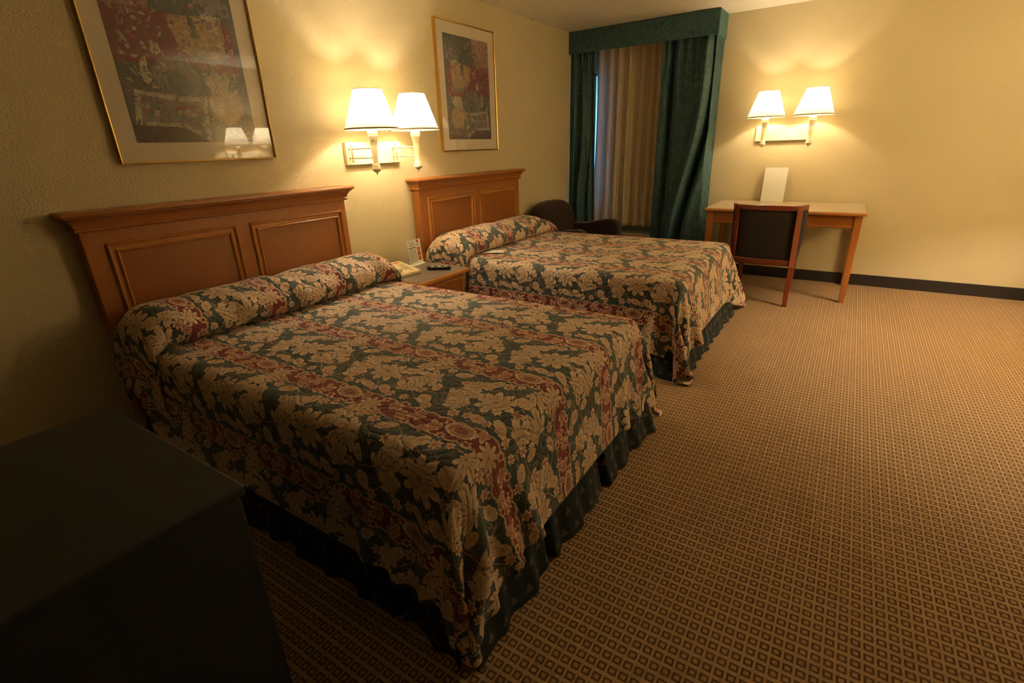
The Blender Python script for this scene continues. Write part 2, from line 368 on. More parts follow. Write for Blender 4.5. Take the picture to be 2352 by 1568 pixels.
    pk = nt.noise(nt.scale(uv, (45, 90, 1)), 1.0, 1.0, 0.5, 0.2)
    h = nt.m('ADD', nt.m('MULTIPLY', puff, 0.7), nt.m('MULTIPLY', pk, 0.35))
    nn = nt.bump(h, 0.45, 0.008)
    nt.set(p.inputs['Normal'], nn); nt.set(p2.inputs['Normal'], nn)
    return m
M_SPREAD = spread_mat()

def skirt_mat():
    m, nt, p = new_mat('dark_green_sprigged_cloth')
    uv = nt.n('ShaderNodeUVMap').outputs[0]
    s = nt.n('ShaderNodeSeparateXYZ'); nt.set(s.inputs[0], uv)
    a = 0.072
    row = nt.m('FLOOR', nt.m('DIVIDE', s.outputs[1], a))
    x = nt.m('WRAP', nt.m('ADD', s.outputs[0], nt.m('MULTIPLY', row, a / 2)), a / 2, -a / 2)
    y = nt.m('SUBTRACT', nt.m('FLOORED_MODULO', s.outputs[1], a), a / 2)
    r = nt.m('SQRT', nt.m('ADD', nt.m('MULTIPLY', x, x), nt.m('MULTIPLY', y, y))); th = nt.m('ARCTAN2', x, y)
    k = nt.m('ABSOLUTE', nt.m('COSINE', nt.m('MULTIPLY', th, 1.5)))
    d = nt.m('DIVIDE', r, nt.m('MULTIPLY', 0.016, nt.m('ADD', 0.3, nt.m('MULTIPLY', k, 0.7))))
    sp = nt.ss(d, 1.1, 0.9)
    n = nt.noise(uv, 60.0, 2.0)
    g = nt.mix(n, (0.015, 0.021, 0.022), (0.022, 0.029, 0.030))
    nt.set(p.inputs['Base Color'], nt.mix(nt.m('MULTIPLY', sp, 0.65), g, (0.15, 0.115, 0.08)))
    p.inputs['Roughness'].default_value = 0.75; p.inputs['Specular IOR Level'].default_value = 0.2
    return m
M_SKIRT = skirt_mat()

# ------------------------------------------------------------------ object helpers
def link(o, parent=None):
    COL.objects.link(o)
    if parent is not None: o.parent = parent
    return o
class MB:
    """collects shapes for ONE mesh object"""
    def __init__(s): s.v = []; s.f = []; s.mi = []; s.uv = None
    def add(s, vs, fs, mi=0):
        o = len(s.v); s.v += [tuple(v) for v in vs]; s.f += [tuple(i + o for i in f) for f in fs]; s.mi += [mi] * len(fs); return s
    def box(s, a, b, mi=0):
        (x0, y0, z0), (x1, y1, z1) = a, b
        return s.add([(x0, y0, z0), (x1, y0, z0), (x1, y1, z0), (x0, y1, z0), (x0, y0, z1), (x1, y0, z1), (x1, y1, z1), (x0, y1, z1)],
                     [(0, 3, 2, 1), (4, 5, 6, 7), (0, 1, 5, 4), (1, 2, 6, 5), (2, 3, 7, 6), (3, 0, 4, 7)], mi)
    def hexa(s, p, mi=0):
        return s.add(p, [(0, 3, 2, 1), (4, 5, 6, 7), (0, 1, 5, 4), (1, 2, 6, 5), (2, 3, 7, 6), (3, 0, 4, 7)], mi)
    def lathe(s, prof, c=(0, 0, 0), seg=32, mi=0, close=True):
        vs = []; fs = []
        for r, z in prof:
            for i in range(seg): t = 2 * PI * i / seg; vs.append((c[0] + r * math.cos(t), c[1] + r * math.sin(t), c[2] + z))
        for j in range(len(prof) - 1):
            for i in range(seg): fs.append((j * seg + i, j * seg + (i + 1) % seg, (j + 1) * seg + (i + 1) % seg, (j + 1) * seg + i))
        if close:
            fs.append(tuple(range(seg - 1, -1, -1))); fs.append(tuple((len(prof) - 1) * seg + i for i in range(seg)))
        return s.add(vs, fs, mi)
    def tube(s, pts, r, seg=10, mi=0):
        pts = [Vector(p) for p in pts]; vs = []; fs = []
        rr = r if isinstance(r, (list, tuple)) else [r] * len(pts)
        for i, p in enumerate(pts):
            t = (pts[min(i + 1, len(pts) - 1)] - pts[max(i - 1, 0)]).normalized()
            up = Vector((0, 0, 1)) if abs(t.z) < 0.9 else Vector((1, 0, 0))
            a = t.cross(up).normalized(); b = t.cross(a)
            for j in range(seg): q = 2 * PI * j / seg; vs.append(p + a * (rr[i] * math.cos(q)) + b * (rr[i] * math.sin(q)))
        for i in range(len(pts) - 1):
            for j in range(seg): fs.append((i * seg + j, i * seg + (j + 1) % seg, (i + 1) * seg + (j + 1) % seg, (i + 1) * seg + j))
        fs.append(tuple(range(seg - 1, -1, -1))); fs.append(tuple((len(pts) - 1) * seg + j for j in range(seg)))
        return s.add(vs, fs, mi)
    def prism(s, poly, fn, t0, t1, mi=0):
        """poly: 2D outline; fn(u,v,t) -> 3D"""
        n = len(poly)
        vs = [fn(u, v, t0) for u, v in poly] + [fn(u, v, t1) for u, v in poly]
        fs = [tuple(range(n - 1, -1, -1)), tuple(range(n, 2 * n))] + [(i, (i + 1) % n, n + (i + 1) % n, n + i) for i in range(n)]
        return s.add(vs, fs, mi)
    def grid(s, nu, nv, fn, mi=0, flip=False):
        vs = [fn(i / (nu - 1), j / (nv - 1)) for i in range(nu) for j in range(nv)]
        fs = []
        for i in range(nu - 1):
            for j in range(nv - 1):
                q = (i * nv + j, (i + 1) * nv + j, (i + 1) * nv + j + 1, i * nv + j + 1)
                fs.append(q[::-1] if flip else q)
        return s.add(vs, fs, mi)
    def build(s, name, mat, parent=None, smooth=False, bevel=0.0, sub=0, solid=0.0, uv=None, seg=2):
        me = bpy.data.meshes.new(name)
        me.from_pydata([tuple(v) for v in s.v], [], s.f)
        for mm in (mat if isinstance(mat, (list, tuple)) else [mat]): me.materials.append(mm)
        me.polygons.foreach_set('material_index', s.mi)
        bm = bmesh.new(); bm.from_mesh(me); bmesh.ops.recalc_face_normals(bm, faces=bm.faces) if not uv and not solid else None; bm.to_mesh(me); bm.free()
        if uv:
            lay = me.uv_layers.new(name='UVMap')
            arr = np.array(uv, dtype=np.float32)
            idx = np.empty(len(me.loops), dtype=np.int32); me.loops.foreach_get('vertex_index', idx)
            lay.data.foreach_set('uv', arr[idx].ravel())
        if smooth: me.polygons.foreach_set('use_smooth', [True] * len(me.polygons))
        o = bpy.data.objects.new(name, me); link(o, parent)
        if bevel:
            b = o.modifiers.new('edge', 'BEVEL'); b.width = bevel; b.segments = seg; b.limit_method = 'ANGLE'; b.angle_limit = R(35)
            if not smooth:
                me.polygons.foreach_set('use_smooth', [True] * len(me.polygons)); b.harden_normals = True
        if sub:
            q = o.modifiers.new('smooth', 'SUBSURF'); q.levels = sub; q.render_levels = sub
        if solid:
            q = o.modifiers.new('thick', 'SOLIDIFY'); q.thickness = solid; q.offset = -1
        return o
def tag(o, label, cat, group=None):
    o['label'] = label; o['category'] = cat
    if group: o['group'] = group
    return o
def thing(name, label, cat, loc=(0, 0, 0), rz=0.0, group=None):
    o = bpy.data.objects.new(name, None); link(o); o.location = loc; o.rotation_euler = (0, 0, rz); o.empty_display_size = 0.1
    return tag(o, label, cat, group)
def struct(name, mb, mat, parent=None, **k):
    o = mb.build(name, mat, parent, **k); o['kind'] = 'structure'; return o

# ------------------------------------------------------------------ room shell
T = 0.12
struct('floor', MB().box((-T, YF - T, -T), (XR + T, L_ + T, 0)), M_CARPET)
struct('ceiling', MB().box((-T, YF - T, H_), (XR + T, L_ + T, H_ + T)), M_CEIL)
struct('wall_left', MB().box((-T, YF - T, 0), (0, L_ + T, H_)), M_WALL)
struct('wall_right', MB().box((XR, YF - T, 0), (XR + T, L_ + T, H_)), M_WALL)
struct('wall_front', MB().box((0, YF - T, 0), (XR, YF, H_)), M_WALL)
WX0, WX1, WZ0, WZ1 = 0.14, 0.36, 0.62, 2.08  # opening narrowed so sky light backs only the sheer's left edge
mb = MB()
mb.box((0, L_, 0), (WX0, L_ + T, H_)); mb.box((WX1, L_, 0), (XR, L_ + T, H_)); mb.box((WX0, L_, 0), (WX1, L_ + T, WZ0)); mb.box((WX0, L_, WZ1), (WX1, L_ + T, H_))
struct('wall_back', mb, M_WALLB)
BB = 0.105
for nm, a, b in (('baseboard_left', (0.0005, YF, 0), (0.012, L_, BB)), ('baseboard_back', (0, L_ - 0.012, 0), (XR, L_ - 0.0005, BB)), ('baseboard_right', (XR - 0.012, YF, 0), (XR - 0.0005, L_, BB))):
    struct(nm, MB().box(a, b), M_DARKBASE, bevel=0.003)
# window
mb = MB(); fw = 0.03; y0, y1 = L_ + 0.03, L_ + 0.08
for a, b in (((WX0, y0, WZ0), (WX0 + fw, y1, WZ1)), ((WX1 - fw, y0, WZ0), (WX1, y1, WZ1)), ((WX0, y0, WZ0), (WX1, y1, WZ0 + fw)), ((WX0, y0, WZ1 - fw), (WX1, y1, WZ1))): mb.box(a, b)
w1 = struct('window_1', mb, M_ALU, bevel=0.003)
MB().box((WX0 + fw, L_ + 0.05, WZ0 + fw), (WX1 - fw, L_ + 0.055, WZ1 - fw)).build('window_pane', M_PANE, w1)

# ------------------------------------------------------------------ headboards
def frame_loft(mb, y0, y1, z0, z1, prof, base):
    """mitred moulding round a rectangle in the YZ plane; prof: (inset, height above base in X)"""
    vs = []; fs = []
    for ins, h in prof:
        for yy, zz in ((y0 + ins, z0 + ins), (y1 - ins, z0 + ins), (y1 - ins, z1 - ins), (y0 + ins, z1 - ins)): vs.append((base + h, yy, zz))
    for j in range(len(prof) - 1):
        for i in range(4): fs.append((j * 4 + i, j * 4 + (i + 1) % 4, (j + 1) * 4 + (i + 1) % 4, (j + 1) * 4 + i))
    mb.add(vs, fs)
def headboard(yc, label):
    t = thing('headboard', label, 'headboard', (0, yc, 0.2))
    hw = 0.69; X0 = 0.002; XB = 0.078
    MB().box((X0, -hw, 0.0), (XB, hw, 0.885)).build('board', M_OAK, t, bevel=0.004)
    # crown: cornice profile (outset from board face, z)
    prof = [(0.0, 0.868), (0.010, 0.868), (0.015, 0.873), (0.016, 0.880), (0.012, 0.886), (0.015, 0.894), (0.019, 0.905), (0.027, 0.917), (0.036, 0.925), (0.040, 0.927), (0.040, 0.931), (0.048, 0.933), (0.052, 0.939), (0.051, 0.947), (0.044, 0.953), (0.0, 0.9535)]
    vs = []; fs = []; n = len(prof)
    for o_, z in prof:
        for x, y in ((X0, -hw - o_), (XB + o_, -hw - o_), (XB + o_, hw + o_), (X0, hw + o_)): vs.append((x, y, z))
    for j in range(n - 1):
        for i in range(4): fs.append((j * 4 + i, j * 4 + (i + 1) % 4, (j + 1) * 4 + (i + 1) % 4, (j + 1) * 4 + i))
    fs.append((0, 1, 2, 3)); fs.append(tuple((n - 1) * 4 + i for i in range(4)))
    MB().add(vs, fs).build('crown_moulding', M_OAK, t, bevel=0.002)
    pr = [(0.0, 0.0), (0.0015, 0.010), (0.006, 0.015), (0.011, 0.011), (0.013, 0.004), (0.016, 0.001), (0.030, 0.001), (0.032, 0.009), (0.036, 0.013), (0.041, 0.008), (0.044, 0.0012)]
    for a, b in ((-0.612, -0.03), (0.045, 0.648)):
        m = MB(); frame_loft(m, a, b, 0.15, 0.812, pr, XB)
        m.build('panel_moulding', M_OAKL, t)
        MB().box((XB - 0.01, a + 0.04, 0.19), (XB + 0.001, b - 0.04, 0.772)).build('panel', M_OAKP, t)
    return t
headboard(1.455, 'honey wood headboard on the wall behind the bed nearest the camera')
headboard(3.52, 'honey wood headboard with two moulded panels behind the bed by the window')

# ------------------------------------------------------------------ beds: mattress, box spring, pleated skirt
BX1 = 2.035; BHW = 0.685; BTOP = 0.592
def skirt(t, seed):
    rnd = random.Random(seed)
    # plan path round near side, foot, far side; returns point, outward normal
    segs = [((0.20, -BHW), (BX1, -BHW), (0, -1)), ((BX1, -BHW), (BX1, BHW), (1, 0)), ((BX1, BHW), (0.20, BHW), (0, 1))]
    for si, (a, b, nrm) in enumerate(segs):
        ln = math.hypot(b[0] - a[0], b[1] - a[1]); n = int(ln / 0.011) + 1
        ph = [rnd.uniform(0, 6.28) for _ in range(4)]
        pleats = [ln * k for k in ((0.22, 0.55, 0.86) if si != 1 else (0.30, 0.62))]
        m = MB(); uv = []; nz = 9
        flare = 0.075 if si == 1 else 0.045
        tail = 0.045
        for i in range(n):
            u = ln * i / (n - 1)
            wv = 0.5 * math.sin(u * 2 * PI / 0.155 + ph[0]) + 0.35 * math.sin(u * 2 * PI / 0.34 + ph[1]) + 0.22 * math.sin(u * 2 * PI / 0.081 + ph[2])
            pl = 0.0
            for q in pleats:
                dq = (u - q) / 0.018
                if abs(dq) < 1: pl -= 0.9 * (1 - abs(dq))
            endf = max(0.0, 1 - min(u, ln - u) / 0.20)
            for j in range(nz):
                z = 0.36 * (1 - j / (nz - 1)); k = j / (nz - 1)
                out = 0.004 + flare * k ** 1.1 + (0.017 * wv * (0.15 + 0.85 * k)) + pl * 0.065 * (0.3 + 0.7 * k) + 0.02 * endf * k
                tx = (b[0] - a[0]) / ln; ty = (b[1] - a[1]) / ln
                ext = (u / ln - 0.5) * 2 * tail * k if si == 1 else (tail * k * (u / ln if si == 0 else -(1 - u / ln)))
                dz = 0.004 + 0.006 * (0.5 + 0.5 * math.sin(u * 23 + ph[3])) if j == nz - 1 else 0
                m.v.append((a[0] + tx * (u + ext) + nrm[0] * out, a[1] + ty * (u + ext) + nrm[1] * out, max(z + dz, 0.004)))
                uv.append((u * 1.12, z))
        for i in range(n - 1):
            for j in range(nz - 1): m.f.append((i * nz + j, i * nz + j + 1, (i + 1) * nz + j + 1, (i + 1) * nz + j)); m.mi.append(0)
        m.build('bed_skirt', M_SKIRT, t, smooth=True, uv=uv)
def bed(yc, label, seed):
    t = thing('bed', label, 'bed', (0, yc, 0))
    MB().box((0.10, -0.675, 0.355), (2.02, 0.675, 0.575)).build('mattress', M_TICK, t, bevel=0.05, seg=4)
    MB().box((0.10, -0.675, 0.14), (2.02, 0.675, 0.350)).build('box_spring', M_TICK, t, bevel=0.02)
    for sx in (0.20, 1.92):
        for sy in (-0.58, 0.58): MB().lathe([(0.025, 0), (0.028, 0.01), (0.02, 0.03), (0.02, 0.14)], (sx, sy, 0), 12).build('leg', M_BLACK, t, smooth=True)
    skirt(t, seed)
    return t
Y1, Y2 = 1.455, 3.52
bed(Y1, 'double bed nearest the camera, its dark green sprigged skirt showing under the spread', 1)
bed(Y2, 'double bed by the window, its dark green pleated skirt showing at the foot', 2)

# ------------------------------------------------------------------ bedspreads: cloth draped over the beds by a small position-based simulation
def drape(seed, pull, lim, steps=420, h=0.026):
    rng = np.random.default_rng(seed)
    X0 = 0.30; drop = 0.40
    lx = BX1 - X0 + drop; ly = 2 * (BHW + drop)
    nx = int(round(lx / h)) + 1; ny = int(round(ly / h)) + 1
    gx = X0 + np.arange(nx) * h; gy = (np.arange(ny) - (ny - 1) / 2) * h
    P = np.zeros((nx, ny, 3)); P[..., 0] = gx[:, None]; P[..., 1] = gy[None, :]; P[..., 2] = BTOP + 0.012
    UVr = P[..., :2].copy()
    P += rng.normal(0, 0.0015, P.shape)
    Q = P.copy()
    rad = 0.055
    def collide(P, prev):
        z = P[..., 2]
        tp = np.clip((BTOP - z) / BTOP, 0, 1)
        ex = BX1 + 0.012 + 0.065 * tp ** 1.2; ey = BHW + 0.012 + 0.038 * tp ** 1.2
        # local half sizes with rounding at the top edge
        qx = P[..., 0] - (ex - rad); qy = np.abs(P[..., 1]) - (ey - rad); qz = z - (BTOP + 0.006 - rad)
        inside_xy = (qx < rad) & (qy < rad) & (qz < rad)
        mx = np.maximum(qx, 0); my = np.maximum(qy, 0); mz = np.maximum(qz, 0)
        dist = np.sqrt(mx ** 2 + my ** 2 + mz ** 2)
        sgn = np.sign(P[..., 1])
        # points in the rounded shell
        shell = inside_xy & (dist > 1e-9) & (dist < rad)
        s = np.where(shell, (rad - dist) / np.maximum(dist, 1e-9), 0)
        P[..., 0] += mx * s; P[..., 1] += sgn * my * s; P[..., 2] += mz * s
        core = inside_xy & (dist <= 1e-9)
        if core.any():
            dz = rad - qz; dxx = rad - qx; dyy = rad - qy
            up = core & (dz <= dxx) & (dz <= dyy); rx = core & ~up & (dxx <= dyy); ry = core & ~up & ~rx
            P[..., 2] += np.where(up, dz, 0); P[..., 0] += np.where(rx, dxx, 0); P[..., 1] += np.where(ry, sgn * dyy, 0)
        top = (P[..., 2] > BTOP - 0.004) & (qx < 0.0) & (qy < 0.0)
        P[..., :2] = np.where(top[..., None], prev[..., :2] * 0.9 + P[..., :2] * 0.1, P[..., :2])
        P[..., 2] = np.maximum(P[..., 2], 0.012)
        P[..., 1] = np.clip(P[..., 1], lim[0], lim[1]); P[..., 0] = np.minimum(P[..., 0], lim[2])
    def con(A, B, rest, k):
        d = B - A; l = np.sqrt((d * d).sum(-1, keepdims=True)) + 1e-9
        c = d * (0.5 * k * (l - rest) / l)
        A += c; B -= c
    r2 = h * math.sqrt(2)
    tp0 = np.abs(gy) < BHW - 0.05; pin = P[0][tp0].copy()
    for st in range(steps):
        V = (P - Q) * 0.975; Q = P.copy(); P = P + V
        P[..., 2] -= 0.00042 if st > 60 else 0.0012
        P += pull(UVr, st)
        for it in range(9):
            for o in (0, 1):
                con(P[o:-1:2], P[o + 1::2], h, 1.0)
                con(P[:, o:-1:2], P[:, o + 1::2], h, 1.0)
            for o in (0, 1):
                con(P[o:-1:2, :-1], P[o + 1::2, 1:], r2, 0.14)
                con(P[o:-1:2, 1:], P[o + 1::2, :-1], r2, 0.14)
            for o in (0, 1, 2, 3):
                a = P[o::4]; b = P[o + 2::4]; n_ = min(len(a), len(b)); 
                if n_: con(a[:n_], b[:n_], 2 * h, 0.06)
                a = P[:, o::4]; b = P[:, o + 2::4]; n_ = min(a.shape[1], b.shape[1])
                if n_: con(a[:, :n_], b[:, :n_], 2 * h, 0.06)
            P[0][tp0] = pin
            if it % 3 == 2: collide(P, Q)
    return P, UVr
def cloth_obj(name, P, UV, parent=None):
    nx, ny = P.shape[:2]
    m = MB(); m.v = [tuple(map(float, p)) for p in P.reshape(-1, 3)]
    for i in range(nx - 1):
        for j in range(ny - 1): m.f.append((i * ny + j, (i + 1) * ny + j, (i + 1) * ny + j + 1, i * ny + j + 1)); m.mi.append(0)
    return m.build(name, M_SPREAD, parent, smooth=True, sub=2, solid=0.006, uv=UV.reshape(-1, 2).tolist())
def spread_uv(UV, sh): 
    U = UV.copy(); U[..., 1] += 0.135 + PY * 20; U[..., 0] += sh; return U
def pull_a(U, st):
    F = np.zeros(U.shape[:2] + (3,))
    if st < 110: F[(U[..., 0] > BX1 + 0.10) & (U[..., 1] < -BHW - 0.10)] = (-0.00010, 0.00005, -0.0002)
    F[(U[..., 0] > BX1 + 0.12) & (U[..., 1] > BHW + 0.12)] = (0.00006, 0.00020, 0)
    return F
def pull_b(U, st):
    F = np.zeros(U.shape[:2] + (3,))
    if st < 110: F[(U[..., 0] > BX1 + 0.10) & (U[..., 1] < -BHW - 0.10)] = (0.00005, 0.0001, 0)
    F[(U[..., 0] > BX1 + 0.12) & (U[..., 1] > BHW + 0.12)] = (0.00016, 0.00026, 0)
    return F

def pillow_roll(parent, seed, sh, yl, yr, hem, taper=0.0):
    """the head end of the spread folded over the pillows: one surface, profile u, across v"""
    rnd = random.Random(seed)
    prof = [(0.375, 0.585), (0.40, 0.592), (0.455, 0.605), (0.492, 0.640), (0.488, 0.690), (0.440, 0.735), (0.370, 0.757), (0.290, 0.762), (0.210, 0.748), (0.150, 0.715), (0.115, 0.670), (0.105, 0.62)]
    # resample by a Catmull-Rom through the points
    pts = []
    for i in range(len(prof) - 1):
        p0 = prof[max(i - 1, 0)]; p1 = prof[i]; p2 = prof[i + 1]; p3 = prof[min(i + 2, len(prof) - 1)]
        for k in range(4):
            t = k / 4
            pts.append(tuple(0.5 * (2 * p1[a] + (p2[a] - p0[a]) * t + (2 * p0[a] - 5 * p1[a] + 4 * p2[a] - p3[a]) * t * t + (3 * p1[a] - p0[a] - 3 * p2[a] + p3[a]) * t ** 3) for a in (0, 1)))
    pts.append(prof[-1]); nu = len(pts)
    arc = [0.0]
    for a, b in zip(pts, pts[1:]): arc.append(arc[-1] + math.hypot(b[0] - a[0], b[1] - a[1]))
    ph = [rnd.uniform(0, 6.28) for _ in range(6)]
    m = MB(); uv = []
    # across: from hem on one side, up, over, down the other
    hang_l, hang_r = hem
    s0, s1 = yl - hang_l, yr + hang_r
    nv = int((s1 - s0) / 0.022) + 1
    for j in range(nv):
        s = s0 + (s1 - s0) * j / (nv - 1)
        for i, (x, z) in enumerate(pts):
            # end rounding: the roll's bulge shrinks towards each side
            def side(s_in):  # s_in >= 0 inside distance from the edge
                return s_in
            dl = s - yl; dr = yr - s
            e = min(dl, dr)
            bul0 = max(0.0, z - 0.60); tpr = 1 - taper * (1 - min(1.0, max(0.0, dr - 0.03) / 0.34) ** 0.7)
            bul = bul0 * tpr; z = z - bul0 + bul
            rr = 0.16
            if e >= rr: y = s; zz = z
            else:
                # quarter turn over the side then hang straight down
                e2 = rr - e
                ang = min(e2 / (0.11), PI / 2)
                yo = 0.11 * math.sin(ang); zo = 0.11 * (1 - math.cos(ang))
                rest = max(0.0, e2 - 0.11 * PI / 2)
                zz = z - zo * (0.35 + 0.65 * min(1, bul / 0.12)) - rest
                yo += 0.05 * min(1, e2 / 0.3) * 0.4
                y = (yl + rr - yo) if dl < dr else (yr - rr + yo)
            wob = 0.008 * math.sin(s * 9 + ph[0]) + 0.006 * math.sin(s * 21 + ph[1] + i * 0.15) + 0.004 * math.sin(s * 43 + ph[2] + i * 0.3)
            dip = -0.018 * math.exp(-((s - (yl + yr) / 2 - 0.03) / 0.07) ** 2) * min(1, bul / 0.1)
            xx = x + (wob if i > 4 else wob * i / 4) + 0.010 * math.sin(s * 5 + ph[3]) * (1 if x > 0.3 else 0)
            # side hang pulls in a little and flutters
            if e < 0: y += (0.006 * math.sin(x * 40 + ph[4])) * (1 if dl > dr else -1)
            m.v.append((max(xx, 0.103), y, max(zz + wob * 0.5 + dip, 0.10)))
            uv.append((0.375 - arc[i] + sh, s + 0.135 + PY * 20))
    for j in range(nv - 1):
        for i in range(nu - 1): m.f.append((j * nu + i, j * nu + i + 1, (j + 1) * nu + i + 1, (j + 1) * nu + i)); m.mi.append(0)
    return m.build('pillow_cover', M_SPREAD, parent, smooth=True, sub=1, solid=0.005, uv=uv)

def spread(yc, label, seed, pull, sh, hem, lim, taper=0.0):
    t = thing('bedspread', label, 'bedspread', (0, yc, 0), group='floral bedspreads')
    del t['group']
    P, U = drape(seed, pull, lim)
    cloth_obj('quilt', P, spread_uv(U, sh), t)
    pillow_roll(t, seed + 7, sh, -BHW - 0.06, BHW + 0.06, hem, taper)
    return t
spread(Y1, 'quilted floral bedspread with red bands on the bed nearest the camera', 11, pull_a, 0.05, (0.30, 0.16), (-0.748, 0.90, 2.125))
spread(Y2, 'quilted floral bedspread with red bands on the bed by the window', 23, pull_b, 0.21, (0.36, 0.10), (-0.80, 1.10, 2.175), 0.6)
# pale slip of paper half under the far bed's pillow roll
mb = MB(); mb.prism([(0.50, 3.00), (0.645, 3.085), (0.585, 3.15), (0.50, 3.12)], lambda u, v, t: (u, v, t), 0.606, 0.609)
tag(mb.build('paper_slip', M_PAPER), 'small white paper slip on the spread of the far bed, half under its pillow roll', 'paper')

# ------------------------------------------------------------------ nightstand and what stands on it
NZ = 0.575; NY0, NY1, NXF = 2.19, 2.705, 0.615
t = thing('nightstand', 'honey wood nightstand with grey laminate top between the two beds', 'nightstand', (0, 0, 0))
NB1 = 2.665; NB0 = 2.225
MB().box((0.025, NB0, 0.06), (NXF - 0.03, NB1, NZ - 0.03)).build('body', M_OAK, t, bevel=0.003)
MB().box((0.06, NB0 + 0.02, 0.0), (NXF - 0.06, NB1 - 0.02, 0.06)).build('plinth', M_DARKBASE, t)
MB().box((0.015, NY0, NZ - 0.03), (NXF, NY1, NZ - 0.002)).build('top_edge', M_OAKL, t, bevel=0.009, seg=3)
MB().box((0.017, NY0 + 0.012, NZ - 0.006), (NXF - 0.014, NY1 - 0.012, NZ)).build('laminate_top', M_LAMIN, t, bevel=0.001)
for z0, z1 in ((0.335, 0.525), (0.10, 0.31)):
    fr = MB(); 
    d = MB().box((NXF - 0.03, NB0 + 0.025, z0), (NXF - 0.022, NB1 - 0.025, z1)).build('drawer', M_OAKP, t, bevel=0.002)
    frame_loft(fr, NB0 + 0.02, NB1 - 0.02, z0 - 0.005, z1 + 0.005, [(0, 0), (0.002, 0.012), (0.022, 0.012), (0.028, 0.008), (0.032, 0.0)], NXF - 0.029)
    fr.build('drawer_moulding', M_OAK, d)
    zc = (z0 + z1) / 2; yc = (NB0 + NB1) / 2
    h = MB(); h.tube([(NXF - 0.022, yc - 0.045, zc + 0.008), (NXF - 0.004, yc - 0.045, zc + 0.008), (NXF + 0.002, yc - 0.03, zc - 0.012), (NXF + 0.003, yc, zc - 0.02), (NXF + 0.002, yc + 0.03, zc - 0.012), (NXF - 0.004, yc + 0.045, zc + 0.008), (NXF - 0.022, yc + 0.045, zc + 0.008)], 0.005, 8)
    for s_ in (-1, 1): h.lathe([(0.001, -0.012), (0.011, -0.006), (0.013, 0.0), (0.011, 0.006), (0.001, 0.012)], (NXF - 0.018, yc + s_ * 0.045, zc + 0.008), 12)
    h.build('handle', M_BRONZE, d, smooth=True)
# telephone
t = thing('telephone', 'cream desk telephone on the nightstand, half hidden by the near bed', 'telephone', (0.30, 2.315, NZ + 0.0005), R(-5))
mb = MB(); mb.prism([(-0.11, 0.0), (0.115, 0.0), (0.118, 0.020), (0.112, 0.026), (-0.095, 0.062), (-0.11, 0.058)], lambda u, v, q: (u, q, v), -0.095, 0.10)
mb.build('body', M_PHONE, t, bevel=0.006, seg=3)
def on_top(x): return 0.026 + (0.112 - x) * (0.036 / 0.207)
mb = MB(); mb.prism([(-0.105, 0.066), (-0.105, 0.088), (-0.09, 0.096), (0.085, 0.068), (0.10, 0.056), (0.10, 0.034), (0.055, 0.040), (0.05, 0.050), (-0.05, 0.068), (-0.06, 0.064)], lambda u, v, q: (u, q, v), -0.085, -0.035)
mb.build('handset', M_PHONE, t, bevel=0.008, seg=3)
pad = MB()
for i in range(4):
    for j in range(3):
        x = -0.03 + i * 0.026; y = 0.01 + j * 0.022
        pad.hexa([(x, y, on_top(x) - 0.002), (x + 0.015, y, on_top(x + 0.015) - 0.002), (x + 0.015, y + 0.014, on_top(x + 0.015) - 0.002), (x, y + 0.014, on_top(x) - 0.002), (x, y, on_top(x) + 0.0035), (x + 0.015, y, on_top(x + 0.015) + 0.0035), (x + 0.015, y + 0.014, on_top(x + 0.015) + 0.0035), (x, y + 0.014, on_top(x) + 0.0035)])
pad.build('keypad', M_PHONEK, t, bevel=0.001)
for x, y, w, l in ((-0.075, 0.02, 0.012, 0.055), (0.085, 0.03, 0.007, 0.03)):
    mk = MB().hexa([(x, y, on_top(x) - 0.001), (x + w, y, on_top(x + w) - 0.001), (x + w, y + l, on_top(x + w) - 0.001), (x, y + l, on_top(x) - 0.001), (x, y, on_top(x) + 0.0006), (x + w, y, on_top(x + w) + 0.0006), (x + w, y + l, on_top(x + w) + 0.0006), (x, y + l, on_top(x) + 0.0006)]); mk.build('dial_print', M_RED, t)['label'] = 'small red print on the faceplate'

# channel card in a clear-footed holder
t = thing('tent_card', 'white printed channel card standing upright at the back of the nightstand', 'card', (0.205, 2.605, NZ + 0.0005), R(6))
cw, ch = 0.150, 0.176; lean = 0.10
def cp(y, z, h=0.0): return (-z * lean + h, y - cw / 2, z * (1 - lean * lean / 2) + h * lean)
def cquad(mb, y0, y1, z0, z1, h0=0.0, h1=0.0016):
    mb.hexa([cp(y0, z0, h0), cp(y1, z0, h0), cp(y1, z1, h0), cp(y0, z1, h0), cp(y0, z0, h1), cp(y1, z0, h1), cp(y1, z1, h1), cp(y0, z1, h1)])
mb = MB(); cquad(mb, 0, cw, 0.002, ch); mb.box((-0.03, -cw / 2, 0.0), (0.028, cw / 2, 0.0022)); mb.build('card', M_PAPER, t)
P1, P2 = 0.0014, 0.0020
mb = MB(); cquad(mb, 0.008, 0.090, 0.118, 0.124, P1, P2); cquad(mb, 0.016, 0.026, 0.160, 0.163, P1, P2); cquad(mb, 0.018, 0.024, 0.163, 0.168, P1, P2); mb.build('black_bar', M_INK, t)
mb = MB()
for k in range(5): cquad(mb, 0.010 + k * 0.0168, 0.0165 + k * 0.0168, 0.016, 0.112, P1, P2)
for z in (0.132, 0.138, 0.144, 0.150): cquad(mb, 0.016 + (z * 977 % 1) * 0.01, 0.082, z, z + 0.0022, P1, P2)
for z in (0.132, 0.138): cquad(mb, 0.100, 0.132, z, z + 0.003, P1, P2)
for z in (0.159, 0.164): cquad(mb, 0.040, 0.072, z, z + 0.0025, P1, P2)
mb.build('printed_lines', M_INKG, t)
mb = MB(); n = 20; cy, cz = 0.116, 0.160
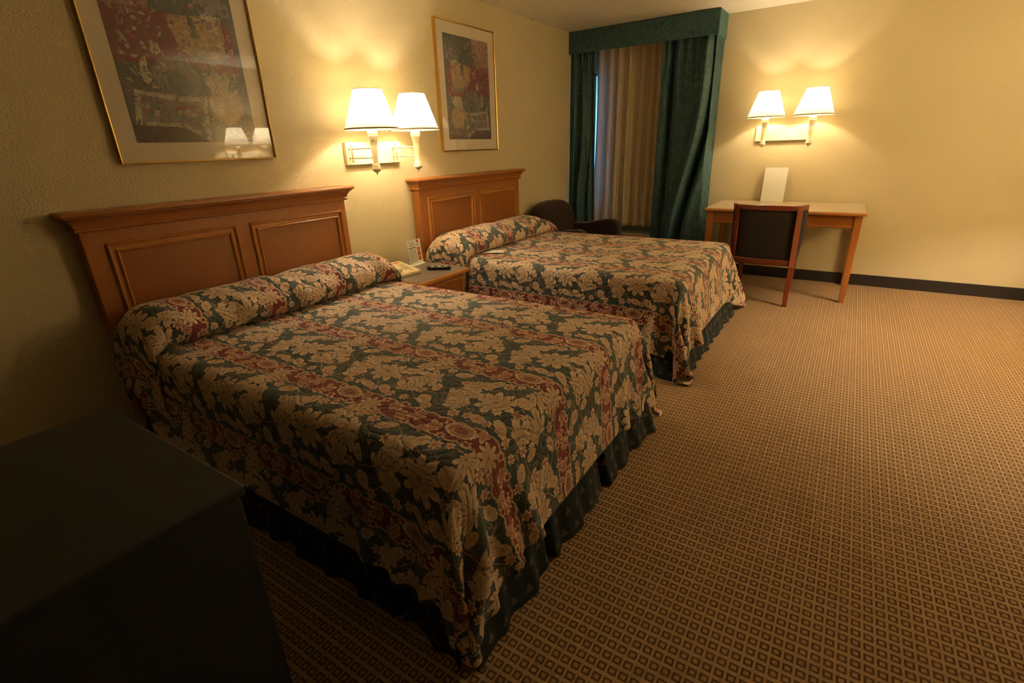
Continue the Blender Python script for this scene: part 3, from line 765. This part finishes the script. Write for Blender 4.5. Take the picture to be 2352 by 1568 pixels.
mb.add([cp(cy + 0.0125 * math.cos(2 * PI * i / n), cz + 0.0115 * math.sin(2 * PI * i / n), 0.0018) for i in range(n)], [tuple(range(n))]); o = mb.build('red_badge', M_RED, t)
for z0, z1 in ((0.094, 0.118), (0.055, 0.090), (0.022, 0.052)):
    mb = MB(); cquad(mb, 0.100, 0.138, z0, z1, P1, P2); mb.build('food_photo', M_FOOD, t)
# remote
t = thing('remote_control', 'black television remote lying on the nightstand', 'remote', (0.465, 2.545, NZ + 0.0005), R(28))
mb = MB(); out = []
for i in range(40):
    a = 2 * PI * i / 40; c_, s_ = math.cos(a), math.sin(a)
    out.append((0.083 * math.copysign(abs(c_) ** 0.45, c_), 0.024 * math.copysign(abs(s_) ** 0.6, s_)))
mb.prism(out, lambda u, v, q: (u, v, q), 0.0, 0.021); mb.build('case', M_BLACK, t, bevel=0.006, seg=3)
for k, (x, w) in enumerate(((-0.045, 0.020), (0.002, 0.024), (0.05, 0.016))):
    mb = MB()
    for yy in (-0.012, -0.003, 0.006): mb.box((x - w / 2, yy, 0.0205), (x + w / 2, yy + 0.006, 0.0235))
    mb.build('button_block', M_BTN, t, bevel=0.001)

# ------------------------------------------------------------------ wall sconces, each with two lit lamps; the last one is an added fill lamp
def sconce(label, loc, rz, ys, watt=BULB_W, shift=0.0):
    t = thing('wall_lamp', label, 'wall lamp', loc, rz)
    pl = MB().box((0.0006, -0.239 + shift, 0.0), (0.030, 0.239 + shift, 0.138)).build('backplate', M_CREAM, t, bevel=0.004)
    for y, x in ys:
        z0 = -0.058
        arm = MB()
        for zz in (0.098, 0.042): arm.tube([(0.03, y - 0.012, zz), (0.06, y - 0.012, zz), (x - 0.02, y, zz)], 0.0055, 10)
        arm.tube([(0.058, y - 0.012, 0.026), (0.058, y - 0.012, 0.112)], 0.006, 10)
        arm.lathe([(0.001, -0.01), (0.009, -0.004), (0.009, 0.004), (0.004, 0.008)], (0.058, y - 0.012, 0.026), 10); arm.lathe([(0.004, -0.008), (0.009, -0.004), (0.009, 0.004), (0.001, 0.010)], (0.058, y - 0.012, 0.116), 10)
        arm.build('swing_arm', M_CREAM, t, smooth=True)
        prof = [(0.0012, -0.062), (0.004, -0.056), (0.005, -0.048), (0.011, -0.045), (0.024, -0.036), (0.028, -0.028), (0.028, -0.020), (0.025, -0.018), (0.026, -0.012), (0.023, -0.008), (0.024, -0.002), (0.020, 0.002), (0.019, 0.010), (0.0175, 0.014), (0.0185, 0.05), (0.0205, 0.10), (0.0215, 0.136), (0.0245, 0.138), (0.0245, 0.154), (0.027, 0.156), (0.0265, 0.160), (0.030, 0.163), (0.030, 0.168), (0.027, 0.170), (0.032, 0.175), (0.032, 0.184), (0.028, 0.193), (0.018, 0.200), (0.014, 0.206)]
        MB().lathe(prof, (x, y, 0.0), 24).build('column', M_CREAM, t, smooth=True, bevel=0)
        MB().lathe([(0.013, 0.198), (0.013, 0.232)], (x, y, 0), 16).build('socket', M_GOLD, t, smooth=True)
        b = MB().lathe([(0.010, 0.230), (0.014, 0.238), (0.024, 0.256), (0.027, 0.272), (0.022, 0.290), (0.010, 0.300), (0.001, 0.302)], (x, y, 0), 16).build('bulb', M_BULB, t, smooth=True)
        b.visible_shadow = True
        sb, st_, rb, rt = 0.203, 0.422, 0.160, 0.083
        m = MB(); m.lathe([(rb, sb), (rb * 0.66 + rt * 0.34, sb + (st_ - sb) * 0.34), (rb * 0.33 + rt * 0.67, sb + (st_ - sb) * 0.67), (rt, st_)], (x, y, 0), 64, close=False)
        sh = m.build('lamp_shade', M_SHADE, t, smooth=True)
        for rr, zz in ((rb, sb), (rt, st_)):
            m = MB(); m.lathe([(rr + 0.0012, zz - 0.002), (rr + 0.0022, zz), (rr - (0.0024 if zz == sb else 0.0042) + 0.001, zz + 0.008 * (1 if zz == sb else -1)), (rr - 0.0016, zz + 0.004 * (1 if zz == sb else -1)), (rr + 0.0012, zz - 0.002)], (x, y, 0), 64, close=False)
            m.build('rim_trim', M_TRIM, sh, smooth=True)
        lt = bpy.data.lights.new('bulb_light', 'POINT'); lt.energy = watt; lt.color = BULB_C; lt.shadow_soft_size = 0.018
        lo = bpy.data.objects.new('bulb_light', lt); link(lo, t); lo.location = (x, y, 0.325)
    return t
M_TRIM = plain('shade_trim', (0.50, 0.36, 0.15), 0.7)
sconce('cream twin-arm wall lamp, both shades lit, on the wall between the headboards', (0, 2.495, 1.270), 0, ((-0.205, 0.250), (0.180, 0.240)), 6.8)
sconce('cream wall lamp with lit shade on the window wall above the desk', (2.175, L_, 1.320), R(-90), ((-0.19, 0.235), (0.19, 0.235)), 5.2, -0.05)

sconce('unseen twin-arm fill lamp, added to light the beds and carpet, on the wall facing the beds', (XR, 4.1, 1.275), R(180), ((-0.19, 0.235), (0.19, 0.235)), 34.0)  # lamp added out of view to brighten the bed tops and carpet

# ------------------------------------------------------------------ framed pictures
def art_mats():
    d = {}
    for k, c in dict(base=(0.085, 0.080, 0.085), green=(0.07, 0.085, 0.07), grey=(0.20, 0.18, 0.18), pink=(0.34, 0.17, 0.14), red=(0.20, 0.025, 0.028), tan=(0.42, 0.27, 0.13), cream=(0.46, 0.40, 0.31), teal=(0.09, 0.12, 0.105), plum=(0.085, 0.045, 0.05)).items():
        m, nt, p = new_mat('paint_' + k)
        n = nt.noise(co(nt), 38.0, 4.0, 0.7, 1.5); n2 = nt.noise(co(nt), 120.0, 2.0)
        st = nt.noise(nt.scale(co(nt), (1, 22, 13)), 1.0, 5.0, 0.7, 2.5, color=True)
        own = nt.mix(nt.ss(nt.m('ADD', nt.m('MULTIPLY', n, 0.7), nt.m('MULTIPLY', n2, 0.3)), 0.3, 0.7), tuple(x * 0.45 for x in c), tuple(min(1, x * 1.7) for x in c))
        hs = nt.n('ShaderNodeHueSaturation'); hs.inputs['Saturation'].default_value = 0.9; hs.inputs['Value'].default_value = 0.42; nt.set(hs.inputs['Color'], st)
        nt.set(p.inputs['Base Color'], nt.mix(0.30, own, hs.outputs[0]))
        p.inputs['Roughness'].default_value = 0.7; d[k] = m
    return d
ART = art_mats(); AK = list(ART)
def picture(yc, zc, label, flip, seed):
    t = thing('framed_picture', label, 'picture', (0, yc, zc))
    w, h = 0.752, 0.914; hw, hh = w / 2, h / 2; fd = 0.028
    m = MB(); frame_loft(m, -hw, hw, -hh, hh, [(0.0, 0.001), (0.0, fd), (0.002, fd + 0.001), (0.0065, fd - 0.001), (0.007, 0.008)], 0)
    m.build('frame', M_GOLD, t)
    MB().box((0.003, -hw + 0.008, -hh + 0.008), (0.016, hw - 0.008, hh - 0.008)).build('mat_board', M_MAT, t)
    aw, ah = 0.288, 0.369   # artwork half sizes
    rnd = random.Random(seed)
    m = MB(); lay = [0.0164]
    def poly(pts, k):
        lay[0] += 0.000004
        q = [((1 if not flip else -1) * (u * 2 - 1) * aw, (1 - v * 2) * ah) for u, v in pts]
        if flip: q = q[::-1]
        m.add([(lay[0], a, b) for a, b in q], [tuple(range(len(q)))], AK.index(k))
    def blob(u, v, ru, rv, k, n=14, j=0.25):
        poly([(min(1, max(0, u + ru * math.cos(2 * PI * i / n) * (1 - j * rnd.random()))), min(1, max(0, v - rv * math.sin(2 * PI * i / n) * (1 - j * rnd.random())))) for i in range(n)][::-1], k)
    poly([(0, 1), (1, 1), (1, 0), (0, 0)], 'base')
    poly([(0, 0.30), (0.62, 0.30), (0.60, 0), (0, 0)], 'green')
    poly([(0.60, 0), (0.70, 0.36), (1, 0.30), (1, 0)], 'pink')
    poly([(0.02, 0.58), (1, 0.55), (1, 0.26), (0.05, 0.26)], 'red')
    blob(0.17, 0.19, 0.17, 0.08, 'grey'); blob(0.50, 0.20, 0.14, 0.07, 'teal'); blob(0.12, 0.07, 0.10, 0.06, 'teal')
    for _ in range(26): blob(rnd.uniform(0.05, 0.6), rnd.uniform(0.02, 0.26), 0.03, 0.018, rnd.choice(('grey', 'base', 'teal', 'pink')), 8)
    for _ in range(34): blob(rnd.uniform(0.68, 0.98), rnd.uniform(0.02, 0.34), 0.022, 0.016, rnd.choice(('pink', 'cream', 'tan', 'red')), 7)
    poly([(0.13, 0.50), (0.50, 0.47), (0.56, 0.27), (0.12, 0.24)], 'tan'); blob(0.21, 0.25, 0.07, 0.022, 'cream', j=0.05)
    poly([(0.20, 0.36), (0.24, 0.36), (0.24, 0.27), (0.20, 0.27)], 'pink'); poly([(0.33, 0.38), (0.40, 0.38), (0.38, 0.27), (0.35, 0.27)], 'teal'); poly([(0.37, 0.36), (0.40, 0.36), (0.385, 0.20), (0.37, 0.20)], 'plum')
    for _ in range(34): blob(rnd.uniform(0.50, 0.98), rnd.uniform(0.28, 0.52), 0.02, 0.014, rnd.choice(('red', 'red', 'plum', 'pink', 'cream')), 7)
    blob(0.28, 0.48, 0.16, 0.045, 'grey', j=0.08); blob(0.28, 0.465, 0.12, 0.026, 'tan', j=0.08)
    blob(0.25, 0.64, 0.14, 0.10, 'cream', j=0.5); blob(0.22, 0.78, 0.17, 0.12, 'tan', j=0.2)
    blob(0.58, 0.62, 0.20, 0.13, 'grey', j=0.12); blob(0.56, 0.66, 0.10, 0.07, 'teal', j=0.08)
    blob(0.70, 0.47, 0.05, 0.05, 'cream', 9, 0.5); blob(0.80, 0.60, 0.05, 0.10, 'cream', 9, 0.5)
    poly([(0, 1), (1, 1), (1, 0.90), (0.75, 0.86), (0, 0.92)], 'plum')
    poly([(0.42, 1.0), (0.62, 0.91), (0.97, 0.90), (0.92, 0.70), (0.55, 0.73), (0.38, 0.72)], 'cream'); poly([(0.45, 0.95), (0.62, 0.885), (0.92, 0.88), (0.88, 0.73), (0.56, 0.76), (0.42, 0.75)], 'grey')
    for _ in range(16): blob(rnd.uniform(0.47, 0.88), rnd.uniform(0.76, 0.88), 0.035, 0.018, rnd.choice(('red', 'pink', 'teal', 'cream')), 7)
    # brush dabs over everything, in the colours of the part they fall on
    def pal(u, v):
        if v < 0.30: return ('green', 'teal', 'grey', 'base', 'green') if u < 0.62 else ('pink', 'pink', 'cream', 'tan', 'grey')
        if v < 0.54: return ('tan', 'cream', 'grey', 'tan') if u < 0.48 else ('red', 'red', 'plum', 'pink', 'cream')
        if v < 0.72: return ('cream', 'grey', 'tan', 'base') if u < 0.40 else ('grey', 'teal', 'base', 'grey', 'cream')
        if u < 0.40: return ('tan', 'tan', 'cream', 'base')
        return ('cream', 'grey', 'pink', 'teal', 'red') if v < 0.90 and u < 0.93 else ('plum', 'base', 'plum')
    for _ in range(620):
        u, v = rnd.uniform(0.03, 0.97), rnd.uniform(0.02, 0.98); a = rnd.uniform(0, PI); l, w_ = rnd.uniform(0.012, 0.034), rnd.uniform(0.003, 0.009)
        c_, s_ = math.cos(a), math.sin(a); pts = []
        for q in range(7):
            e = 2 * PI * q / 7; px_, py_ = l * math.cos(e), w_ * math.sin(e) * (1 + 0.5 * math.cos(e))
            pts.append((min(1, max(0, u + px_ * c_ - py_ * s_)), min(1, max(0, v - (px_ * s_ + py_ * c_) * 0.8))))
        poly(pts[::-1], rnd.choice(pal(u, v)))
    m.build('artwork', [ART[k] for k in AK], t)
    MB().box((0.0195, -hw + 0.008, -hh + 0.008), (0.0215, hw - 0.008, hh - 0.008)).build('glazing', M_PICGLASS, t)
    return t
picture(3.588, 1.787, 'gold framed still life print above the headboard of the bed by the window', False, 5)
picture(1.392, 1.787, 'gold framed picture above the headboard of the bed nearest the camera', True, 9)

# ------------------------------------------------------------------ valance, drapes, sheer
VX1 = 1.512; VY = 5.385
m = MB(); th = 0.02; vz = 2.236
m.box((0.004, VY, vz), (VX1, VY + th, H_ - 0.002)); m.box((VX1 - th, VY + th, vz), (VX1, L_ - 0.001, H_ - 0.002)); m.box((0.004, VY + th, H_ - 0.022), (VX1 - th, L_ - 0.001, H_ - 0.003))
tag(m.build('valance', M_VELVET, bevel=0.006, seg=3), 'green fabric covered box valance at the ceiling above the window', 'valance')

def curtain(name, mat, path, z0, z1, fn, label, cat, nz=46, hem=0.0, n=220):
    """path: list of plan points (x,y) with fn(s,k) -> (dx, dy) fold offsets; s 0..1 along, k 0 top..1 bottom"""
    P = [Vector((*p, 0)) for p in path]
    cum = [0.0]
    for a, b in zip(P, P[1:]): cum.append(cum[-1] + (b - a).length)
    m = MB()
    for i in range(n):
        s = i / (n - 1); d = s * cum[-1]
        k_ = max(j for j in range(len(P) - 1) if cum[j] <= d + 1e-9)
        p = P[k_].lerp(P[k_ + 1], (d - cum[k_]) / max(1e-9, cum[k_ + 1] - cum[k_]))
        for j in range(nz):
            k = j / (nz - 1); z = z1 + (z0 - z1) * k
            dx, dy = fn(s, k)
            m.v.append((p.x + dx, p.y + dy, z))
    for i in range(n - 1):
        for j in range(nz - 1): m.f.append((i * nz + j, (i + 1) * nz + j, (i + 1) * nz + j + 1, i * nz + j + 1)); m.mi.append(0)
    return tag(m.build(name, mat, None, smooth=True, solid=0.002), label, cat)
def sst(a, b, x): t = min(1, max(0, (x - a) / (b - a))); return t * t * (3 - 2 * t)
def f_left(s, k):
    y = (0.010 + 0.010 * k) * math.sin(s * 2 * PI * 3.5 + 0.6) + 0.008 * math.sin(s * 2 * PI * 8 + 2.0 * k) * (1 - 0.5 * k)
    # soft fold that starts below the heading, hooks over half-way and swings outward
    c = 0.62 - 0.16 * sst(0.35, 0.75, k)
    on = sst(0.06, 0.22, k)
    y -= 0.060 * math.exp(-((s - c) / 0.075) ** 2) * on
    y += 0.040 * math.exp(-((s - c + 0.16) / 0.06) ** 2) * on * (1 - 0.5 * sst(0.45, 0.6, k))
    y += 0.035 * math.exp(-((s - c - 0.20) / 0.05) ** 2) * on
    y -= 0.045 * k * (1 - s)
    x = s * 0.055 * k - 0.004 * k
    return max(x, -0.001), y
curtain('curtain', M_VELVET, [(0.003, 5.435), (0.252, 5.50)], 0.06, 2.40, f_left, 'green velvet curtain drawn back at the wall side of the window', 'curtain')
def f_right(s, k):
    y = 0.0; x = 0.0
    if s < 0.66:
        q = s / 0.66
        y += 0.016 * math.sin(q * 2 * PI * 5.5) * (1 - sst(0.05, 0.40, k))
        # deep groove near the leading edge
        y += 0.115 * math.exp(-((q - 0.20) / 0.065) ** 2) * (0.5 + 0.5 * sst(0, 0.3, k)) * (1 - 0.6 * sst(0.6, 1, k))
        # broad belly; the long diagonal fold sweeps in from the outer top corner and tucks under lower down
        c = 0.93 - 0.47 * sst(0.12, 0.92, k) ** 1.4
        on = sst(0.0, 0.18, k) * (1 - 0.7 * sst(0.88, 1.0, k))
        y -= 0.095 * math.exp(-((q - c + 0.045) / 0.085) ** 2) * on
        y += 0.175 * math.exp(-((q - c - 0.085) / 0.048) ** 2) * on
        y -= 0.030 * math.exp(-((q - c - 0.24) / 0.06) ** 2) * on
        y += 0.012 * math.sin(q * 2 * PI * 3.3 + 1.0) * sst(0.5, 1.0, k)
        x = (q - 0.5) * 0.02 * k
    else:
        q = (s - 0.66) / 0.34
        x = 0.010 * math.sin(q * 2 * PI * 2.2) + 0.012 * k
    return x, y
curtain('curtain', M_VELVET, [(0.985, 5.475), (1.485, 5.435), (1.488, 5.47), (1.488, 5.70)], 0.06, 2.40, f_right, 'green velvet curtain with a long sweeping fold, on the desk side of the window', 'curtain', n=300)
def f_sheer(s, k):
    q = s + 0.012 * math.sin(s * 17 + 1.0) + 0.008 * math.sin(s * 41)
    y = 0.022 * math.sin(q * 2 * PI * 7.5) + 0.012 * math.sin(q * 2 * PI * 15.5 + 1.5 + 0.5 * k)
    x = 0.012 * math.sin(q * 2 * PI * 8.5 + 1.2)
    if s < 0.12: x += 0.03 * math.sin(PI * min(1, k * 1.35)) * (1 - s / 0.12)
    return x, y * (0.6 + 0.4 * k)
curtain('sheer_curtain', M_SHEER, [(0.190, 5.650), (0.25, 5.615), (0.34, 5.60), (1.05, 5.60)], 0.452, 2.40, f_sheer, 'beige sheer curtain hanging across the window between the green curtains', 'curtain', n=320)

# ------------------------------------------------------------------ heater and cooler unit under the window
t = thing('air_conditioner', 'beige wall air conditioner with grey top grille under the window', 'air conditioner', (0.32, 5.62, 0.0))
MB().box((0.0, -0.09, 0.0), (0.74, 0.0755, 0.385)).build('cabinet', M_AC, t, bevel=0.012, seg=3)
MB().box((0.03, -0.075, 0.383), (0.71, 0.060, 0.390)).build('grille_bed', M_ACG, t)
for k in range(7):
    MB().box((0.04, -0.068 + k * 0.018, 0.388), (0.70, -0.061 + k * 0.018, 0.402)).build('louvre', M_ACG, t, bevel=0.001)
MB().box((0.54, 0.062, 0.386), (0.68, 0.074, 0.404)).build('control_lid', M_AC, t, bevel=0.003)

# ------------------------------------------------------------------ armchair in the corner
t = thing('armchair', 'dark brown upholstered armchair in the corner behind the far bed', 'armchair', (0.0, 4.72, 0.0))
def arch(yw, z0, z1, n=18):
    pts = [(-yw, z0)]
    for i in range(n + 1):
        a = PI - PI * i / n; c_, s_ = math.cos(a), math.sin(a)
        pts.append((yw * math.copysign(abs(c_) ** 0.62, c_), z0 + (z1 - z0) * (0.42 + 0.58 * s_ ** 0.9)))
    pts.append((yw, z0)); return pts
m = MB(); m.prism(arch(0.43, 0.16, 0.815), lambda u, v, q: (q + (v - 0.3) * -0.10, u, v), 0.115, 0.27)
m.build('backrest', M_BROWNF, t, bevel=0.045, seg=5)
for s_ in (-1, 1):
    m = MB(); out = [(0.16, 0.14), (0.76, 0.14), (0.77, 0.34), (0.77, 0.50), (0.745, 0.575), (0.67, 0.602), (0.54, 0.585), (0.40, 0.55), (0.16, 0.54)]
    m.prism(out, lambda u, v, q: (u, q, v), s_ * 0.40 - 0.065, s_ * 0.40 + 0.065)
    m.build('armrest', M_BROWNF, t, bevel=0.035, seg=4)
MB().box((0.22, -0.33, 0.14), (0.72, 0.33, 0.30)).build('seat_base', M_BROWNF, t, bevel=0.02)
MB().box((0.23, -0.328, 0.305), (0.75, 0.328, 0.43)).build('seat_cushion', M_BROWNF, t, bevel=0.04, seg=4)
for sx in (0.20, 0.71):
    for sy in (-0.38, 0.38): MB().lathe([(0.016, 0.0), (0.026, 0.14)], (sx, sy, 0), 12).build('leg', M_CHERRY, t, smooth=True)

# ------------------------------------------------------------------ desk, its chair, the sign
t = thing('desk', 'honey wood writing desk with pale laminate top against the window wall', 'desk', (0, 0, 0))
DX0, DX1, DY0, DY1, DZ = 1.645, 2.90, 4.945, 5.69, 0.762
MB().box((DX0, DY0, DZ - 0.028), (DX1, DY1, DZ - 0.002)).build('top_edge', M_OAKL, t, bevel=0.009, seg=3)
MB().box((DX0 + 0.014, DY0 + 0.014, DZ - 0.006), (DX1 - 0.014, DY1 - 0.004, DZ)).build('laminate_top', M_DLAMIN, t, bevel=0.001)
ap = MB()
for a, b in (((DX0 + 0.07, DY0 + 0.035, 0.635), (DX1 - 0.07, DY0 + 0.055, DZ - 0.028)), ((DX0 + 0.035, DY0 + 0.07, 0.635), (DX0 + 0.055, DY1 - 0.07, DZ - 0.028)), ((DX1 - 0.055, DY0 + 0.07, 0.635), (DX1 - 0.035, DY1 - 0.07, DZ - 0.028)), ((DX0 + 0.07, DY1 - 0.045, 0.635), (DX1 - 0.07, DY1 - 0.025, DZ - 0.028))): ap.box(a, b)
ap.build('apron', M_OAKP, t, bevel=0.002)
MB().box((DX0 + 0.07, DY0 + 0.030, 0.632), (DX1 - 0.07, DY0 + 0.056, 0.650)).build('apron_bead', M_OAK, t, bevel=0.004)
for lx in (DX0 + 0.022, DX1 - 0.077):
    for ly in (DY0 + 0.022, DY1 - 0.077):
        w = 0.055; tp = 0.014; cx, cy = lx + w / 2, ly + w / 2; q = w / 2; b = q - tp / 2
        MB().hexa([(cx - b, cy - b, 0), (cx + b, cy - b, 0), (cx + b, cy + b, 0), (cx - b, cy + b, 0), (cx - q, cy - q, DZ - 0.028), (cx + q, cy - q, DZ - 0.028), (cx + q, cy + q, DZ - 0.028), (cx - q, cy + q, DZ - 0.028)]).build('leg', M_OAK, t, bevel=0.004)

CX, CYB = 2.215, 4.66
t = thing('desk_chair', 'cherry wood desk chair with dark upholstered back, drawn up to the desk', 'chair', (CX, CYB, 0))
def bow(u, off=0.0):
    """plan of the back, u -1..1: gently bowed, ends wrap forward"""
    x = 0.285 * math.sin(u * 1.28) / math.sin(1.28); y = 0.125 * (abs(u) ** 4.5) + 0.02 * u * u
    return x, y + off
def shell(z0, z1, t0, t1, u0=-1.0, u1=1.0, n=40, nz=8, lean=0.10, zf=None):
    m = MB(); rows = []
    for side in (t0, t1):
        for i in range(n):
            u = u0 + (u1 - u0) * i / (n - 1); x, y = bow(u)
            for j in range(nz):
                k = j / (nz - 1); lo = z0 if zf is None else zf(u, z0); z = lo + (z1 - lo) * k
                sx = 1 - side * 0.9 * 0 ; m.v.append((x * (1 - side * 0.35), y + side - (z - 0.40) * lean, z))
    N = n * nz
    for i in range(n - 1):
        for j in range(nz - 1):
            a = (i * nz + j, (i + 1) * nz + j, (i + 1) * nz + j + 1, i * nz + j + 1)
            m.f.append(a); m.f.append(tuple(N + q for q in a[::-1]))
    for i in range(n - 1):
        for j in (0, nz - 1):
            a = (i * nz + j, (i + 1) * nz + j, N + (i + 1) * nz + j, N + i * nz + j); m.f.append(a)
    for i in (0, n - 1):
        for j in range(nz - 1): m.f.append((i * nz + j, i * nz + j + 1, N + i * nz + j + 1, N + i * nz + j))
    m.mi = [0] * len(m.f); return m
zwing = lambda u, z: z + (0.20 * max(0.0, (abs(u) - 0.86) / 0.14) ** 0.5 if abs(u) > 0.86 else 0)
shell(0.385, 0.80, 0.008, 0.060, -0.99, 0.99, zf=zwing).build('back_pad', M_GREYF, t, smooth=True, bevel=0.006)
shell(0.795, 0.838, -0.006, 0.066, n=48, nz=3).build('top_rail', M_CHERRY, t, bevel=0.010, seg=3)
m = shell(0.338, 0.392, -0.006, 0.05, -0.80, 0.80, nz=3)
m.build('bottom_rail', M_CHERRY, t, bevel=0.006)
for k in range(3):
    shell(0.349 + k * 0.013, 0.355 + k * 0.013, -0.010, 0.0, -0.78, 0.78, nz=2).build('reed', M_CHERRY, t, smooth=True)
for s_ in (-1, 1):
    a, b = (0.62, 0.79) if s_ > 0 else (-0.79, -0.62)
    shell(0.33, 0.80, -0.022, 0.045, a, b, n=10).build('back_post', M_CHERRY, t, bevel=0.005)
    x0, y0 = bow(0.70 * s_)
    MB().hexa([(x0 - 0.018, y0 - 0.055, 0), (x0 + 0.018, y0 - 0.055, 0), (x0 + 0.018, y0 - 0.020, 0), (x0 - 0.018, y0 - 0.020, 0), (x0 - 0.022, y0 + 0.0, 0.345), (x0 + 0.022, y0 + 0.0, 0.345), (x0 + 0.022, y0 + 0.045, 0.345), (x0 - 0.022, y0 + 0.045, 0.345)]).build('leg', M_CHERRY, t, bevel=0.004)
    MB().hexa([(s_ * 0.215 - 0.016, 0.455, 0), (s_ * 0.215 + 0.016, 0.455, 0), (s_ * 0.215 + 0.016, 0.487, 0), (s_ * 0.215 - 0.016, 0.487, 0), (s_ * 0.22 - 0.022, 0.44, 0.36), (s_ * 0.22 + 0.022, 0.44, 0.36), (s_ * 0.22 + 0.022, 0.484, 0.36), (s_ * 0.22 - 0.022, 0.484, 0.36)]).build('leg', M_CHERRY, t, bevel=0.004)
MB().box((-0.245, 0.06, 0.335), (0.245, 0.495, 0.395)).build('seat_frame', M_CHERRY, t, bevel=0.008)
MB().box((-0.235, 0.065, 0.397), (0.235, 0.50, 0.455)).build('seat_pad', M_GREYF, t, bevel=0.025, seg=4)

t = thing('desk_card', 'tall white card standing on the desk against the wall', 'card', (2.12, 5.62, DZ + 0.0005), 0)
m = MB(); m.hexa([(-0.10, 0.0, 0), (0.10, 0.0, 0), (0.10, 0.003, 0), (-0.10, 0.003, 0), (-0.10, 0.055, 0.315), (0.10, 0.055, 0.315), (0.10, 0.058, 0.315), (-0.10, 0.058, 0.315)]); m.build('card', M_PAPER, t)
m = MB(); m.hexa([(-0.06, 0.012, 0), (0.06, 0.012, 0), (0.06, 0.075, 0), (-0.06, 0.075, 0), (-0.06, 0.014, 0.02), (0.06, 0.014, 0.02), (0.06, 0.075, 0.02), (-0.06, 0.075, 0.02)]); m.build('foot', M_PAPER, t)

# ------------------------------------------------------------------ dark cabinet at the near left corner of the view
t = thing('cabinet', 'very dark low cabinet at the bottom edge beside the near bed', 'cabinet', (1.845, 0.372, 0), 0)
MB().box((-0.62, -0.46, 0.03), (0.0, 0.0, 0.72)).build('body', M_CAB, t, bevel=0.008, seg=3)
MB().box((-0.60, -0.44, 0.0), (-0.03, -0.02, 0.03)).build('plinth', M_BLACK, t)
MB().box((-0.63, -0.47, 0.7205), (0.008, 0.008, 0.745)).build('top', M_CAB, t, bevel=0.006)
# small hook at the ceiling edge
t = thing('ceiling_hook', 'tiny dark hook at the ceiling edge near the window corner', 'hook', (0.012, 4.62, H_))
m = MB(); m.tube([(0, 0, -0.0005), (0, 0, -0.020), (0.003, 0, -0.024), (0.006, 0, -0.022)], 0.0013, 6); m.build('wire', M_BRONZE, t, smooth=True)
m = MB(); m.lathe([(0.006, -0.003), (0.006, -0.0005)], (0, 0, 0), 10); m.build('base', M_BRONZE, t)
